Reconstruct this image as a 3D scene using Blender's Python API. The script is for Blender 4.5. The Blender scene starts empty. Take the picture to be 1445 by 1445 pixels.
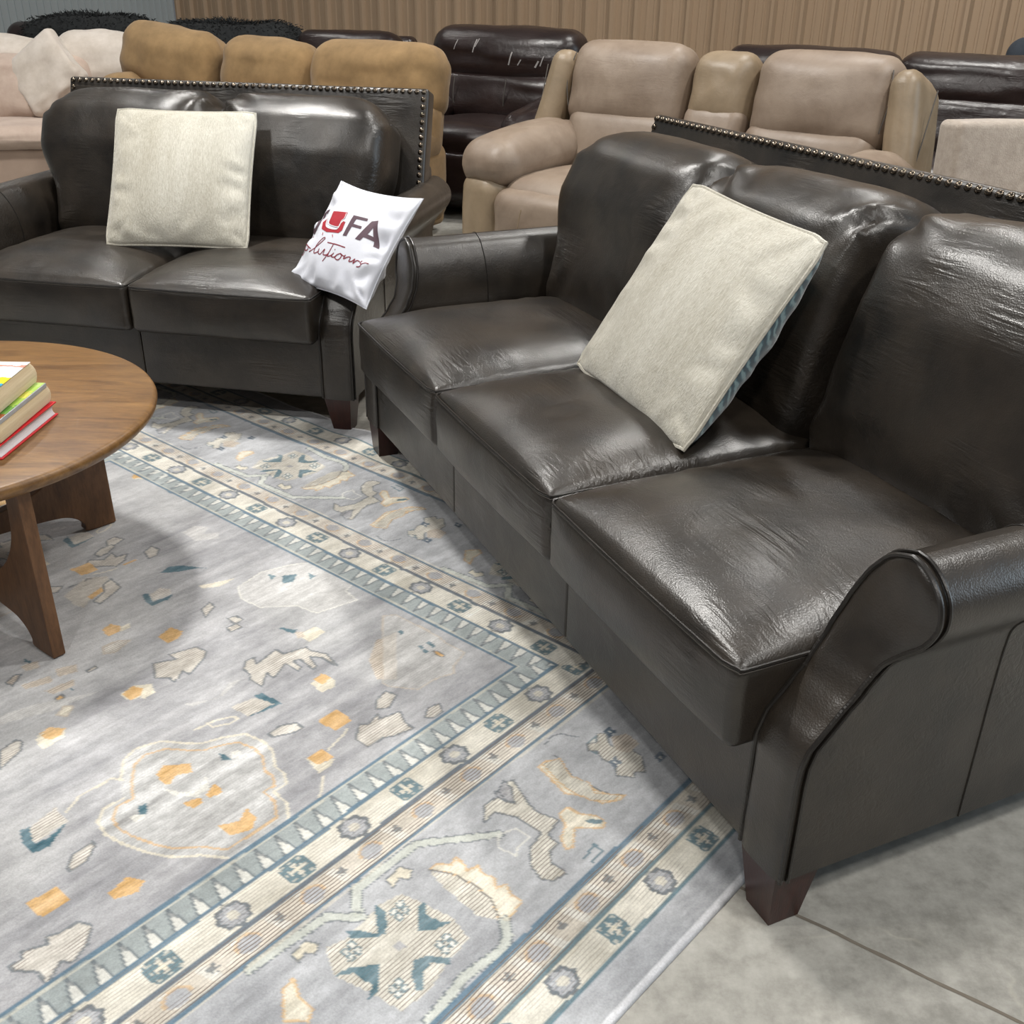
import bpy, math, random
import numpy as np
from mathutils import Vector, Matrix, noise
C = bpy.context.scene.collection
PI = math.pi
random.seed(7)

# ------------------------------------------------------------------ materials
def new_mat(name):
    m = bpy.data.materials.new(name); m.use_nodes = True
    nt = m.node_tree; b = nt.nodes['Principled BSDF']
    return m, nt, b
def N(nt, kind, **kw):
    n = nt.nodes.new(kind)
    for k, v in kw.items():
        if k in n.inputs: n.inputs[k].default_value = v
        else: setattr(n, k, v)
    return n
def ramp(nt, fac, stops):
    r = nt.nodes.new('ShaderNodeValToRGB')
    e = r.color_ramp.elements
    while len(e) < len(stops): e.new(0.5)
    for el, (p, c) in zip(e, stops):
        el.position = p; el.color = (*c, 1)
    nt.links.new(fac, r.inputs['Fac']); return r
def coords(nt, scale=(1, 1, 1), rnd=True):
    tc = nt.nodes.new('ShaderNodeTexCoord')
    mp = nt.nodes.new('ShaderNodeMapping'); mp.inputs['Scale'].default_value = scale
    nt.links.new(tc.outputs['Object'], mp.inputs['Vector'])
    if rnd:
        oi = nt.nodes.new('ShaderNodeObjectInfo')
        mu = N(nt, 'ShaderNodeMath', operation='MULTIPLY'); mu.inputs[1].default_value = 37.0
        nt.links.new(oi.outputs['Random'], mu.inputs[0])
        cb = nt.nodes.new('ShaderNodeCombineXYZ')
        nt.links.new(mu.outputs[0], cb.inputs[0]); nt.links.new(mu.outputs[0], cb.inputs[2])
        nt.links.new(cb.outputs[0], mp.inputs['Location'])
    return mp.outputs['Vector']
def noise_t(nt, vec, scale, detail=3, rough=.5, dist=0.):
    n = nt.nodes.new('ShaderNodeTexNoise')
    n.inputs['Scale'].default_value = scale; n.inputs['Detail'].default_value = detail
    n.inputs['Roughness'].default_value = rough; n.inputs['Distortion'].default_value = dist
    nt.links.new(vec, n.inputs['Vector']); return n.outputs['Fac']
def bump(nt, height, strength, dist, prev=None):
    b = nt.nodes.new('ShaderNodeBump'); b.inputs['Strength'].default_value = strength
    b.inputs['Distance'].default_value = dist
    nt.links.new(height, b.inputs['Height'])
    if prev: nt.links.new(prev, b.inputs['Normal'])
    return b.outputs['Normal']
def leather(name, dark, light, rough=.36, grain=.25, crease=.12, sc=7., spec=.5, coat=0., fold=.30):
    m, nt, b = new_mat(name); v = coords(nt)
    n1 = noise_t(nt, v, sc, 5, .62, .3)
    r = ramp(nt, n1, [(.3, dark), (.72, light)])
    nt.links.new(r.outputs[0], b.inputs['Base Color'])
    n2 = noise_t(nt, v, sc * 2.3, 3)
    mr = N(nt, 'ShaderNodeMapRange'); mr.inputs['To Min'].default_value = rough - .07; mr.inputs['To Max'].default_value = rough + .1
    nt.links.new(n2, mr.inputs['Value']); nt.links.new(mr.outputs[0], b.inputs['Roughness'])
    vo = nt.nodes.new('ShaderNodeTexVoronoi'); vo.inputs['Scale'].default_value = 330.
    nt.links.new(v, vo.inputs['Vector'])
    nb = bump(nt, vo.outputs['Distance'], grain, .0012)
    n3 = noise_t(nt, v, 16, 4, .6, .6)
    nb = bump(nt, n3, crease, .012, nb)
    vc = coords(nt, (5, 46, 46)); nc = noise_t(nt, vc, 1., 2, .5, 1.6)
    mk = noise_t(nt, v, 4.2, 2); rk = ramp(nt, mk, [(.50, (0, 0, 0)), (.66, (1, 1, 1))])
    mu = N(nt, 'ShaderNodeMath', operation='MULTIPLY'); nt.links.new(nc, mu.inputs[0]); nt.links.new(rk.outputs[0], mu.inputs[1])
    nb = bump(nt, mu.outputs[0], fold, .010, nb)
    nt.links.new(nb, b.inputs['Normal'])
    b.inputs['Specular IOR Level'].default_value = spec
    b.inputs['Coat Weight'].default_value = coat; b.inputs['Coat Roughness'].default_value = .3
    return m
def fabric(name, dark, light, sc=9., rough=.9, bs=.4, weave=420., stretch=(1, 1, 1), sheen=.3, lo=.3, hi=.7):
    m, nt, b = new_mat(name); v = coords(nt, stretch)
    n1 = noise_t(nt, v, sc, 5, .65)
    r = ramp(nt, n1, [(lo, dark), (hi, light)])
    nt.links.new(r.outputs[0], b.inputs['Base Color'])
    b.inputs['Roughness'].default_value = rough
    b.inputs['Sheen Weight'].default_value = sheen
    n2 = noise_t(nt, v, weave, 2, .6)
    nb = bump(nt, n2, bs, .002)
    n3 = noise_t(nt, v, 14, 3)
    nb = bump(nt, n3, .12, .012, nb)
    nt.links.new(nb, b.inputs['Normal']); return m
def plain(name, col, rough=.6, metal=0., spec=.5):
    m, nt, b = new_mat(name); v = coords(nt)
    n1 = noise_t(nt, v, 40, 3)
    r = ramp(nt, n1, [(.3, tuple(c * .9 for c in col)), (.7, tuple(min(1, c * 1.06) for c in col))])
    nt.links.new(r.outputs[0], b.inputs['Base Color'])
    b.inputs['Roughness'].default_value = rough; b.inputs['Metallic'].default_value = metal
    b.inputs['Specular IOR Level'].default_value = spec
    return m
def wood(name, dark, light, stretch, sc=5., rough=.45):
    m, nt, b = new_mat(name); v = coords(nt, stretch, rnd=False)
    n1 = noise_t(nt, v, sc, 6, .62, 1.2)
    n2 = noise_t(nt, v, sc * 9, 3, .6, .4)
    mx = N(nt, 'ShaderNodeMix', data_type='FLOAT'); mx.inputs[0].default_value = .3
    nt.links.new(n1, mx.inputs[2]); nt.links.new(n2, mx.inputs[3])
    r = ramp(nt, mx.outputs[0], [(.32, dark), (.5, tuple((a + c) / 2 for a, c in zip(dark, light))), (.68, light)])
    nt.links.new(r.outputs[0], b.inputs['Base Color'])
    b.inputs['Roughness'].default_value = rough
    nb = bump(nt, n2, .12, .003); nt.links.new(nb, b.inputs['Normal']); return m

M = {}
M['leather'] = leather('dark_brown_leather', (.0092, .0072, .0055), (.037, .0285, .0208), .34, .22, .10, 6., .62, .08)
M['welt'] = leather('leather_welt', (.010, .008, .007), (.02, .017, .014), .34, .1, .05)
M['stitch'] = plain('stitch_thread', (.09, .08, .07), .6)
M['leg'] = wood('mahogany_leg', (.020, .0055, .004), (.050, .013, .009), (6, 6, 1), 6., .3)
M['nail'] = plain('bronze_nailhead', (.16, .13, .10), .22, 1.)
M['taupe'] = leather('taupe_leather', (.185, .135, .098), (.30, .235, .180), .46, .15, .12, 5., fold=.08)
M['taupe_tan'] = leather('tan_taupe_leather', (.20, .15, .095), (.31, .235, .155), .42, .15, .12, 5., fold=.08)
M['espresso'] = leather('espresso_leather', (.011, .006, .0055), (.022, .013, .012), .3, .15, .2, 5.)
M['camel'] = fabric('camel_microfibre', (.175, .108, .045), (.30, .190, .085), 6., .95, .2, 300., sheen=.12)
M['cream_sofa'] = fabric('cream_velvet', (.46, .40, .34), (.63, .57, .51), 7., .85, .2, 300.)
M['blush'] = fabric('blush_fabric', (.40, .30, .245), (.52, .415, .345), 7., .9, .2, 300.)
M['skirt'] = fabric('pale_brown_base', (.30, .22, .17), (.36, .27, .21), 4., .9, .2, 300.)
M['linen'] = fabric('beige_boucle', (.33, .275, .225), (.45, .385, .325), 30., .95, .9, 190.)
M['denim'] = fabric('dark_blue_fabric', (.018, .024, .034), (.03, .038, .05), 20., .9, sheen=0.)
M['white'] = fabric('white_satin', (.70, .72, .80), (.80, .82, .89), 5., .55, .1, 200., sheen=.1)
M['shag'] = fabric('black_shag', (.004, .005, .0055), (.010, .012, .013), 60., .9, .5, 90., sheen=0.)
M['red'] = plain('red_cover', (.62, .02, .028), .35)
M['pages_white'] = fabric('white_pages', (.70, .68, .70), (.86, .85, .86), 3., .8, .3, 60., (1, 1, 60))
M['pages_cream'] = fabric('cream_pages', (.60, .45, .25), (.76, .62, .40), 3., .85, .3, 60., (1, 1, 60))
M['grey_cover'] = plain('grey_cover', (.42, .43, .44), .4)
M['ink'] = plain('plum_print', (.10, .055, .075), .6)
M['ink_red'] = plain('red_print', (.42, .02, .035), .55)
M['ink_script'] = plain('crimson_script', (.24, .02, .04), .6)
M['white_print'] = plain('white_print', (.85, .85, .88), .6)
M['table_top'] = wood('walnut_top', (.085, .037, .011), (.275, .143, .046), (1.1, 5.5, 5), 3.2, .40)
M['table_leg'] = wood('walnut_plank', (.068, .029, .010), (.195, .092, .036), (5, 5, 1.2), 3.5, .45)
def chenille():
    m, nt, b = new_mat('cream_chenille'); v = coords(nt, (1, 1, .20), rnd=False)
    n1 = noise_t(nt, v, 250, 4, .7)
    n0 = noise_t(nt, v, 7, 3)
    mx = N(nt, 'ShaderNodeMix', data_type='FLOAT'); mx.inputs[0].default_value = .45
    nt.links.new(n1, mx.inputs[2]); nt.links.new(n0, mx.inputs[3])
    r = ramp(nt, mx.outputs[0], [(.34, (.40, .365, .28)), (.5, (.55, .52, .435)), (.64, (.69, .665, .58))])
    nt.links.new(r.outputs[0], b.inputs['Base Color']); b.inputs['Roughness'].default_value = .75
    b.inputs['Sheen Weight'].default_value = .4
    w = noise_t(nt, v, 420, 2, .6, .5)
    nb = bump(nt, w, .8, .003); nb = bump(nt, n0, .1, .02, nb)
    nt.links.new(nb, b.inputs['Normal']); return m
M['chenille'] = chenille()
def teal_velvet():
    m, nt, b = new_mat('teal_velvet'); v = coords(nt, (1, 1, 1), rnd=False)
    w = nt.nodes.new('ShaderNodeTexWave'); w.wave_type = 'BANDS'; w.bands_direction = 'DIAGONAL'
    w.inputs['Scale'].default_value = 22; w.inputs['Distortion'].default_value = 7; w.inputs['Detail'].default_value = 3
    nt.links.new(v, w.inputs['Vector'])
    r = ramp(nt, w.outputs['Fac'], [(.25, (.025, .085, .12)), (.6, (.07, .20, .26)), (.9, (.30, .48, .52))])
    nt.links.new(r.outputs[0], b.inputs['Base Color']); b.inputs['Roughness'].default_value = .7
    b.inputs['Sheen Weight'].default_value = .6; return m
M['teal'] = teal_velvet()

# ------------------------------------------------------------------ mesh helpers
class MB:
    def __init__(s): s.v = []; s.f = []
    def add(s, vs, fs, mat=None):
        o = len(s.v)
        if mat is not None: vs = [tuple(mat @ Vector(p)) for p in vs]
        s.v += [tuple(p) for p in vs]; s.f += [tuple(i + o for i in q) for q in fs]
        return s
    def build(s, name, mat, parent=None, smooth=True):
        me = bpy.data.meshes.new(name); me.from_pydata(s.v, [], s.f); me.validate(); me.update()
        import bmesh
        bm = bmesh.new(); bm.from_mesh(me); bmesh.ops.recalc_face_normals(bm, faces=bm.faces); bm.to_mesh(me); bm.free()
        if smooth:
            me.polygons.foreach_set('use_smooth', [True] * len(me.polygons))
            if smooth != 'all': me.set_sharp_from_angle(angle=math.radians(50))
        o = bpy.data.objects.new(name, me); C.objects.link(o)
        if mat: me.materials.append(M[mat] if isinstance(mat, str) else mat)
        if parent is not None: o.parent = parent
        return o
def axis(h, r, n):
    r = min(r, h * .98)
    cs = [(h - r) + r * math.tan(a * PI / 180) for a in (12, 24, 35, 45)]
    fl = [-(h - r) + 2 * (h - r) * i / n for i in range(n + 1)]
    return [-c for c in reversed(cs)] + fl + cs
def rbox(sx, sy, sz, r, c=(0, 0, 0), rot=None, fn=None, n=(8, 8, 8)):
    """rounded box of full sizes sx,sy,sz; fn(x,y,z in -1..1) -> offset"""
    h = (sx / 2, sy / 2, sz / 2); r = min(r, min(h) * .98)
    ax = [axis(h[i], r, n[i]) for i in range(3)]
    idx = {}; vs = []; fs = []
    def vid(p):
        k = (round(p[0], 6), round(p[1], 6), round(p[2], 6))
        if k in idx: return idx[k]
        q = [max(-(h[i] - r), min(h[i] - r, p[i])) for i in range(3)]
        d = Vector([p[i] - q[i] for i in range(3)])
        if d.length > 1e-9: d = d.normalized() * r
        w = [q[i] + d[i] for i in range(3)]
        if fn:
            o = fn(w[0] / h[0], w[1] / h[1], w[2] / h[2]); w = [w[i] + o[i] for i in range(3)]
        vs.append(w); idx[k] = len(vs) - 1; return idx[k]
    for a in range(3):
        b, e = (a + 1) % 3, (a + 2) % 3
        for s in (-1, 1):
            for i in range(len(ax[b]) - 1):
                for j in range(len(ax[e]) - 1):
                    q = []
                    for (ii, jj) in ((i, j), (i + 1, j), (i + 1, j + 1), (i, j + 1)):
                        p = [0, 0, 0]; p[a] = s * h[a]; p[b] = ax[b][ii]; p[e] = ax[e][jj]; q.append(vid(p))
                    if s < 0: q.reverse()
                    fs.append(q)
    mat = Matrix.Translation(c)
    if rot is not None: mat = mat @ rot
    return [tuple(mat @ Vector(p)) for p in vs], fs
def RX(a): return Matrix.Rotation(math.radians(a), 4, 'X')
def RY(a): return Matrix.Rotation(math.radians(a), 4, 'Y')
def RZ(a): return Matrix.Rotation(math.radians(a), 4, 'Z')
def tube(pts, r, n=7, closed=False):
    pts = [Vector(p) for p in pts]; m = len(pts); vs = []; fs = []
    up = None
    for i, p in enumerate(pts):
        a = pts[i - 1] if (i > 0 or closed) else pts[i]; b = pts[(i + 1) % m] if (i < m - 1 or closed) else pts[i]
        t = (b - a).normalized() if (b - a).length > 1e-9 else Vector((0, 0, 1))
        if up is None: up = t.orthogonal().normalized()
        u = (up - t * up.dot(t)); u = u.normalized() if u.length > 1e-6 else t.orthogonal().normalized(); up = u
        w = t.cross(u)
        for k in range(n):
            a_ = 2 * PI * k / n; vs.append(p + u * (r * math.cos(a_)) + w * (r * math.sin(a_)))
    for i in range(m if closed else m - 1):
        for k in range(n):
            a, b = i * n + k, i * n + (k + 1) % n; c, d = ((i + 1) % m) * n + (k + 1) % n, ((i + 1) % m) * n + k
            fs.append((a, b, c, d))
    if not closed: fs.append(tuple(range(n - 1, -1, -1))); fs.append(tuple((m - 1) * n + k for k in range(n)))
    return vs, fs
def catmull(P, k=4, closed=False):
    P = [np.array(p, float) for p in P]; out = []; n = len(P)
    for i in range(n if closed else n - 1):
        p0 = P[i - 1] if (i > 0 or closed) else P[0]; p1 = P[i]; p2 = P[(i + 1) % n]; p3 = P[(i + 2) % n] if (i + 2 < n or closed) else P[-1]
        for j in range(k):
            t = j / k
            out.append(.5 * ((2 * p1) + (p2 - p0) * t + (2 * p0 - 5 * p1 + 4 * p2 - p3) * t * t + (3 * p1 - p0 - 3 * p2 + p3) * t ** 3))
    if not closed: out.append(P[-1])
    return [tuple(p) for p in out]
def grid(rows):
    """rows: list of equal-length point rows"""
    m = len(rows[0]); vs = [p for r in rows for p in r]
    fs = [(i * m + j, i * m + j + 1, (i + 1) * m + j + 1, (i + 1) * m + j) for i in range(len(rows) - 1) for j in range(m - 1)]
    return vs, fs
def prism(poly, y0, y1, bev=0.):
    """poly (x,z) extruded along y"""
    n = len(poly)
    if bev:
        cx = sum(p[0] for p in poly) / n; cz = sum(p[1] for p in poly) / n
    vs = [(p[0], y0, p[1]) for p in poly] + [(p[0], y1, p[1]) for p in poly]
    fs = [tuple(range(n)), tuple(range(2 * n - 1, n - 1, -1))] + [(i, i + n, (i + 1) % n + n, (i + 1) % n) for i in range(n)]
    return vs, fs
def thing(name, label, cat, loc=(0, 0, 0), rz=0., group=None, rot=None):
    o = bpy.data.objects.new(name, None); C.objects.link(o); o.location = loc
    o.empty_display_size = .1
    o.rotation_euler = rot if rot is not None else (0, 0, rz)
    return tag(o, label, cat, group)
def tag(o, label, cat, group=None, kind=None):
    o['label'] = label; o['category'] = cat
    if group: o['group'] = group
    if kind: o['kind'] = kind
    return o
def nz(x, y, z): return noise.noise(Vector((x, y, z)))
def sstep(a, b, x):
    t = max(0., min(1., (x - a) / (b - a))); return t * t * (3 - 2 * t)

# ------------------------------------------------------------------ camera
cam = bpy.data.cameras.new('camera'); co = bpy.data.objects.new('camera', cam); C.objects.link(co)
cam.sensor_width = 36.; cam.sensor_fit = 'HORIZONTAL'; cam.lens = 1487.2161 / 1445 * 36; cam.clip_start = .05
PITCH, ROLL, CAMH = math.radians(26.9879), math.radians(.933), 1.384
F = Vector((0, math.cos(PITCH), -math.sin(PITCH))); U0 = Vector((0, math.sin(PITCH), math.cos(PITCH))); X0 = Vector((1, 0, 0))
R2 = X0 * math.cos(ROLL) + U0 * math.sin(ROLL); U2 = -X0 * math.sin(ROLL) + U0 * math.cos(ROLL)
co.matrix_world = Matrix(((R2.x, U2.x, -F.x, 0), (R2.y, U2.y, -F.y, 0), (R2.z, U2.z, -F.z, CAMH), (0, 0, 0, 1)))
bpy.context.scene.camera = co
# ------------------------------------------------------------------ the dark leather sofa and loveseat
W = .64; ZR = .117; ZC = .466
def interp(tab, z):
    for (a, va), (b, vb) in zip(tab, tab[1:]):
        if z <= b:
            t = max(0., (z - a) / (b - a)); return va + (vb - va) * (t * t * (3 - 2 * t) * .4 + t * .6)
    return tab[-1][1]
ARM_FRONT = [(.117, 0), (.335, 0), (.375, .012), (.42, .050), (.46, .084), (.50, .110), (.55, .130), (.60, .140), (.68, .145)]
ARM_IN = [(.117, 0), (.25, 0), (.36, 0), (.45, 0), (.50, -.001), (.55, .005), (.60, .022), (.635, .044), (.658, .066), (.672, .100)]
ARM_OUT = [(.117, .105), (.25, .105), (.40, .105), (.47, .107), (.505, .113), (.535, .135), (.562, .160), (.595, .172), (.628, .166), (.653, .145), (.668, .120), (.672, .100)]
def outline():
    pin = catmull([(t, z) for z, t in ARM_IN], 5); pout = catmull([(t, z) for z, t in ARM_OUT], 5)
    return pin, pout
def make_arm(x0, sg, parent, hd):
    """x0 = inner face; sg=+1 arm to the +x side"""
    pin, pout = outline(); loop = pin + pout[::-1][1:]
    def P(t, z, d): return (x0 + sg * t, d - hd, z)
    ds = [0, .012, .03, .08, .16, .26, .37, .5, .65, .8, .92]
    rows = []
    for k, d in enumerate(ds):
        row = []
        for (t, z) in loop:
            f = interp(ARM_FRONT, z); sink = .004 * (k == 0)
            dd = f + (d if k < 3 else max(d, f + .03 + .01 * (k - 2)))
            row.append(P(t, z, dd))
        rows.append(row)
    mb = MB(); mb.add(*grid(rows))
    n = len(loop)
    # closed underside and rear so the arm is solid
    arm = mb.build('arm', 'leather', parent)
    # padded front panel
    zs = [ZR + (.672 - ZR) * i / 46 for i in range(47)]
    zi = [p[1] for p in pin]; ti = [p[0] for p in pin]; zo = [p[1] for p in pout]; to = [p[0] for p in pout]
    rows = []
    for z in zs:
        a = float(np.interp(z, zi, ti)); b = float(np.interp(z, zo, to)); f = interp(ARM_FRONT, z)
        row = []
        for j in range(13):
            u = j / 12; e = 1 - abs(2 * u - 1) ** 4; e *= min(1, (.674 - z) / .02) if z > .65 else 1
            row.append(P(a + (b - a) * u, z, f - .009 * e - .0015 * nz(u * 2 + x0, z * 9, 1.)))
        rows.append(row)
    MB().add(*grid(rows)).build('front_panel', 'leather', arm)
    pts = [P(t, z, interp(ARM_FRONT, z) - .002) for t, z in loop]
    pts2 = [P(t + .003 * (1 if i > len(pin) else -1), z + (.003 if z > .6 else 0), interp(ARM_FRONT, z) + .011) for i, (t, z) in enumerate(loop)]
    MB().add(*tube(pts, .0042)).add(*tube(pts2, .0032)).build('piping', 'welt', arm)
    sm = [P(t + .0006 * (1 if i > len(pin) else -1), z + (.0006 if z > .6 else 0), .372) for i, (t, z) in enumerate(loop)]
    MB().add(*tube(sm, .0017, 5)).build('seam', 'welt', arm)
    return arm
def make_sofa(n, label, group, loc, rz):
    t = thing('leather_sofa' if n == 3 else 'leather_loveseat', label, 'sofa', loc, rz, group)
    hd = .5; L = n * W; ex = L / 2 + .105
    # base with a front rail in sewn sections
    mb = MB()
    for i in range(n):
        mb.add(*rbox(W - .001, .05, .335 - ZR, .007, (-L / 2 + W * (i + .5), .025 - hd, (ZR + .335) / 2), n=(10, 1, 4)))
    mb.add(*rbox(L - .02, .88, .12, .01, (0, .48 - hd, .25), n=(2, 2, 2)))
    mb.add(*rbox(2 * ex - .01, .10, .60, .02, (0, 1.0 - hd, ZR + .30), n=(4, 2, 4)))
    mb.build('base', 'leather', t)
    for sg in (-1, 1): make_arm(sg * L / 2, sg, t, hd)
    # backrest frame
    A = math.radians(17.5); hgt = .64; th = .085
    cd, cz = .995 - math.sin(A) * hgt / 2 + math.cos(A) * th / 2, 1.0 - math.cos(A) * hgt / 2 - math.sin(A) * th / 2
    bw = 2 * (L / 2 + .108)
    def bfn(x, y, z):
        return (0, -.004 * nz(x * 3, z * 3, 5.) , 0)
    fr = MB().add(*rbox(bw, th, hgt, .016, (0, cd - hd, cz), RX(-17.5), bfn, (24, 2, 10))).build('backrest', 'leather', t)
    # nailheads along the top edge and down both sides
    nm_ = bpy.data.meshes.new('nailhead')
    vs, fs = [], []
    for i in range(5):
        a = PI / 2 * i / 4
        for k in range(10): vs.append((.0104 * math.cos(a) * math.cos(k * PI / 5), -.0068 * math.sin(a), .0104 * math.cos(a) * math.sin(k * PI / 5)))
    for i in range(4):
        for k in range(10): fs.append((i * 10 + k, i * 10 + (k + 1) % 10, (i + 1) * 10 + (k + 1) % 10, (i + 1) * 10 + k))
    nm_.from_pydata(vs, [], fs); nm_.update(); nm_.polygons.foreach_set('use_smooth', [True] * len(fs)); nm_.materials.append(M['nail'])
    ntop = 54 if n == 2 else 74; pos = []
    xs = bw / 2 - .020
    for i in range(ntop): pos.append((-xs + 2 * xs * i / (ntop - 1), .014))
    for i in range(1, 14 if n == 3 else 17):
        for s in (-1, 1): pos.append((s * xs, .014 + .0275 * i))
    fl, fz = Vector((0, math.cos(A), -math.sin(A))), Vector((0, math.sin(A), math.cos(A)))
    top = Vector((0, cd - hd, cz)) + fz * (hgt / 2) - fl * (th / 2)
    for (x, dn) in pos:
        o = bpy.data.objects.new('nailhead', nm_); C.objects.link(o); o.parent = fr
        edge = .016; off = 0.
        if dn < edge:
            off = edge - math.sqrt(max(0, edge ** 2 - (edge - dn) ** 2))
        p = top - fz * dn + fl * off; o.location = (x, p.y, p.z)
        o.rotation_euler = (-A - (.5 if dn < edge else 0.), 0, 0)
    # seat cushions
    for i in range(n):
        seed = i * 3.1 + n
        def sfn(x, y, z, seed=seed):
            cr = max(0, (1 - abs(x) ** 4)) * max(0, 1 - abs(y) ** 4.5)
            dz = (.056 * cr if z > 0 else 0) * sstep(.2, 1, z)
            if z > .5:
                dz += .0035 * nz(x * 2.2 + seed, y * 2.6, 2.) * cr ** .5
                # pull creases that run in from the side seams
                e = sstep(.45, .95, abs(x)) * (1 - sstep(.93, 1., abs(x))) * (1 - sstep(.5, .98, abs(y)))
                dz += .0055 * e * math.sin(y * 34 + 6 * nz(x * 3, y * 3, seed)) * max(0, nz(x * 2, y * 2.5, seed + 9) + .35)
            dy = (-.016 * (1 - abs(x) ** 4) * (1 - abs(z) ** 2) if y < 0 else 0) * sstep(.3, 1, -y)
            if y < -.8: dy -= .003 * nz(x * 2, z * 2, seed)
            dx = .004 * nz(y * 2, z, seed) * (1 - abs(y) ** 4) * x
            return (dx, dy, dz)
        cx = L / 2 - W * (i + .5)
        c = MB().add(*rbox(W - .004, .72, .160, .022, (cx, .31 - hd, .388), None, sfn, (26, 26, 5))).build('seat_cushion', 'leather', t)
        xh = W / 2 - .007; yf = -.0505 - hd; z = ZC - .003; pts = []
        for k in range(12): pts.append((cx - xh - .0028, .62 - hd - .655 * k / 12, z))
        pts.append((cx - xh + .004, yf + .006, z))
        for k in range(1, 20): pts.append((cx - xh + 2 * xh * k / 20, yf - .003 - .002 * math.sin(PI * k / 20), z - .002 * math.sin(PI * k / 20)))
        pts.append((cx + xh - .004, yf + .006, z))
        for k in range(12): pts.append((cx + xh + .0028, yf + .012 + .655 * k / 12, z))
        MB().add(*tube(catmull(pts, 2), .0030, 6)).build('piping', 'welt', c)
        MB().add(*tube([(p[0], p[1] - .0005, p[2] - .006) for p in catmull(pts, 2)], .0011, 4)).build('stitching', 'stitch', c)
    # back cushions
    LA = 22.9
    for i in range(n):
        seed = i * 5.7 + n * 2
        sl = 1 if i == n - 1 else 0; sr = 1 if i == 0 else 0     # free outer sides
        def kfn(x, y, z, seed=seed, sl=sl, sr=sr):
            e = max(0, 1 - abs(x) ** 2.6) * max(0, 1 - abs(z) ** 2.4)
            dy = -.030 * e * sstep(.5, -.8, y) + (.01 * e if y > 0 else 0)
            dy += float(np.interp(z, [-1, -.79, -.34, .21, .62, .92, 1.04], [-.040, -.044, -.062, -.082, -.072, -.026, .022])) * sstep(.6, -.9, y)
            if not ((x > 0 and sr) or (x < 0 and sl)): dy += .045 * sstep(.86, 1., abs(x)) * sstep(.4, -.8, y)
            if y < .3:
                fold = sstep(.25, .95, z) * (1 - sstep(.97, 1.0, z))
                corner = sstep(.3, .95, abs(x))
                for cz_, am in ((1., .012), (-1., .006)):
                    ddx, ddz = 1 - abs(x), abs(cz_ - z) ; rr = math.hypot(ddx, ddz); aa = math.atan2(ddz, ddx)
                    free = (x > 0 and sr) or (x < 0 and sl)
                    dy += am * (.45 if free else 1) * math.exp(-((rr - .30) / .26) ** 2) * math.sin(aa * (9 if cz_ > 0 else 11) + seed + 3.5 * nz(x * 1.5, z * 1.5, seed)) * (.8 + nz(x * 2, z * 2, seed + 3))
                low = sstep(-.2, -.9, z)
                dy += .009 * low * sstep(.1, .7, abs(x)) * math.sin(15 * (abs(x) * 1.1 + z * .7) + 3 * nz(x * 1.5, z * 1.5, seed)) * (.75 + nz(x * 2, z, seed + 1))
                dy += .006 * nz(x * 2.1, z * 2.1, seed)
            dz = .012 * (1 - abs(x) ** 2) * (z > 0) * sstep(.3, 1, z) + .005 * nz(x * 2.5, y * 2, seed) * (z > .5)
            # the corners pull in where two cushions meet
            pin = sstep(.6, 1., z) * sstep(.72, 1., abs(x)); dz -= .022 * pin * (1 if (x < 0 and not sl) or (x > 0 and not sr) else .5)
            dx = 0.
            if (x > 0 and sr) or (x < 0 and sl): dx = (.03 if x > 0 else -.070) * sstep(.2, 1, abs(x)) * sstep(-.45, .2, z); dz -= .055 * sstep(.45, 1., abs(x)) ** 2 * sstep(.4, 1., z)
            return (dx, dy, dz)
        cx = L / 2 - W * (i + .5); la = math.radians(LA); sh = .018
        ctr = (cx, .765 + math.sin(la) * sh - hd, .664 + math.cos(la) * sh)
        c = MB().add(*rbox(W - .002, .205, .585, .075, ctr, RX(-LA), kfn, (24, 4, 22))).build('back_cushion', 'leather', t)
        # boxed side seams
        rt = Matrix.Translation(ctr) @ RX(-LA)
        for s in (-1, 1):
            ptl = []
            for k in range(25):
                z = -.24 + .49 * k / 24
                zz = z / .2925; yy = -.052
                ox, oy, oz = kfn(s * .985, -.5, zz)
                ptl.append(tuple(rt @ Vector((s * (W / 2 - .0085) + ox, yy + oy * .6, z + oz))))
            MB().add(*tube(ptl, .0028, 6)).build('side_seam', 'welt', c)
    # tapered wooden legs
    for sx in (-1, 1):
        for sy, dd in ((-1, .045), (1, .97)):
            cx, cy = sx * (ex - .058), dd - hd; a, b = .047, .030; z0 = .002
            ox = sx * .010
            vs = [(cx + x * a, cy + y * a, ZR + .012) for x, y in ((-1, -1), (1, -1), (1, 1), (-1, 1))] + [(cx + ox + x * b, cy + sy * .008 + y * b, z0) for x, y in ((-1, -1), (1, -1), (1, 1), (-1, 1))]
            MB().add(vs, [(0, 1, 2, 3), (7, 6, 5, 4), (0, 4, 5, 1), (1, 5, 6, 2), (2, 6, 7, 3), (3, 7, 4, 0)]).build('leg', 'leg', t, smooth=False)
    return t
def place(x, y, yaw, n):
    a = math.radians(yaw); u = Vector((math.cos(a), math.sin(a), 0)); nn = Vector((math.sin(a), -math.cos(a), 0))
    return Vector((x, y, 0)) + u * (n * W / 2) + nn * .5, a + PI
p, r = place(.3877, 1.3107, 114.94, 3)
make_sofa(3, 'long dark brown leather three-seat sofa with nailhead trim in the right foreground', 'dark leather nailhead sofas', p, r)
p, r = place(-.6352, 3.3051, 168.93, 2)
make_sofa(2, 'dark brown leather two-seat loveseat with nailhead trim behind the round wooden table', 'dark leather nailhead sofas', p, r)

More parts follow.
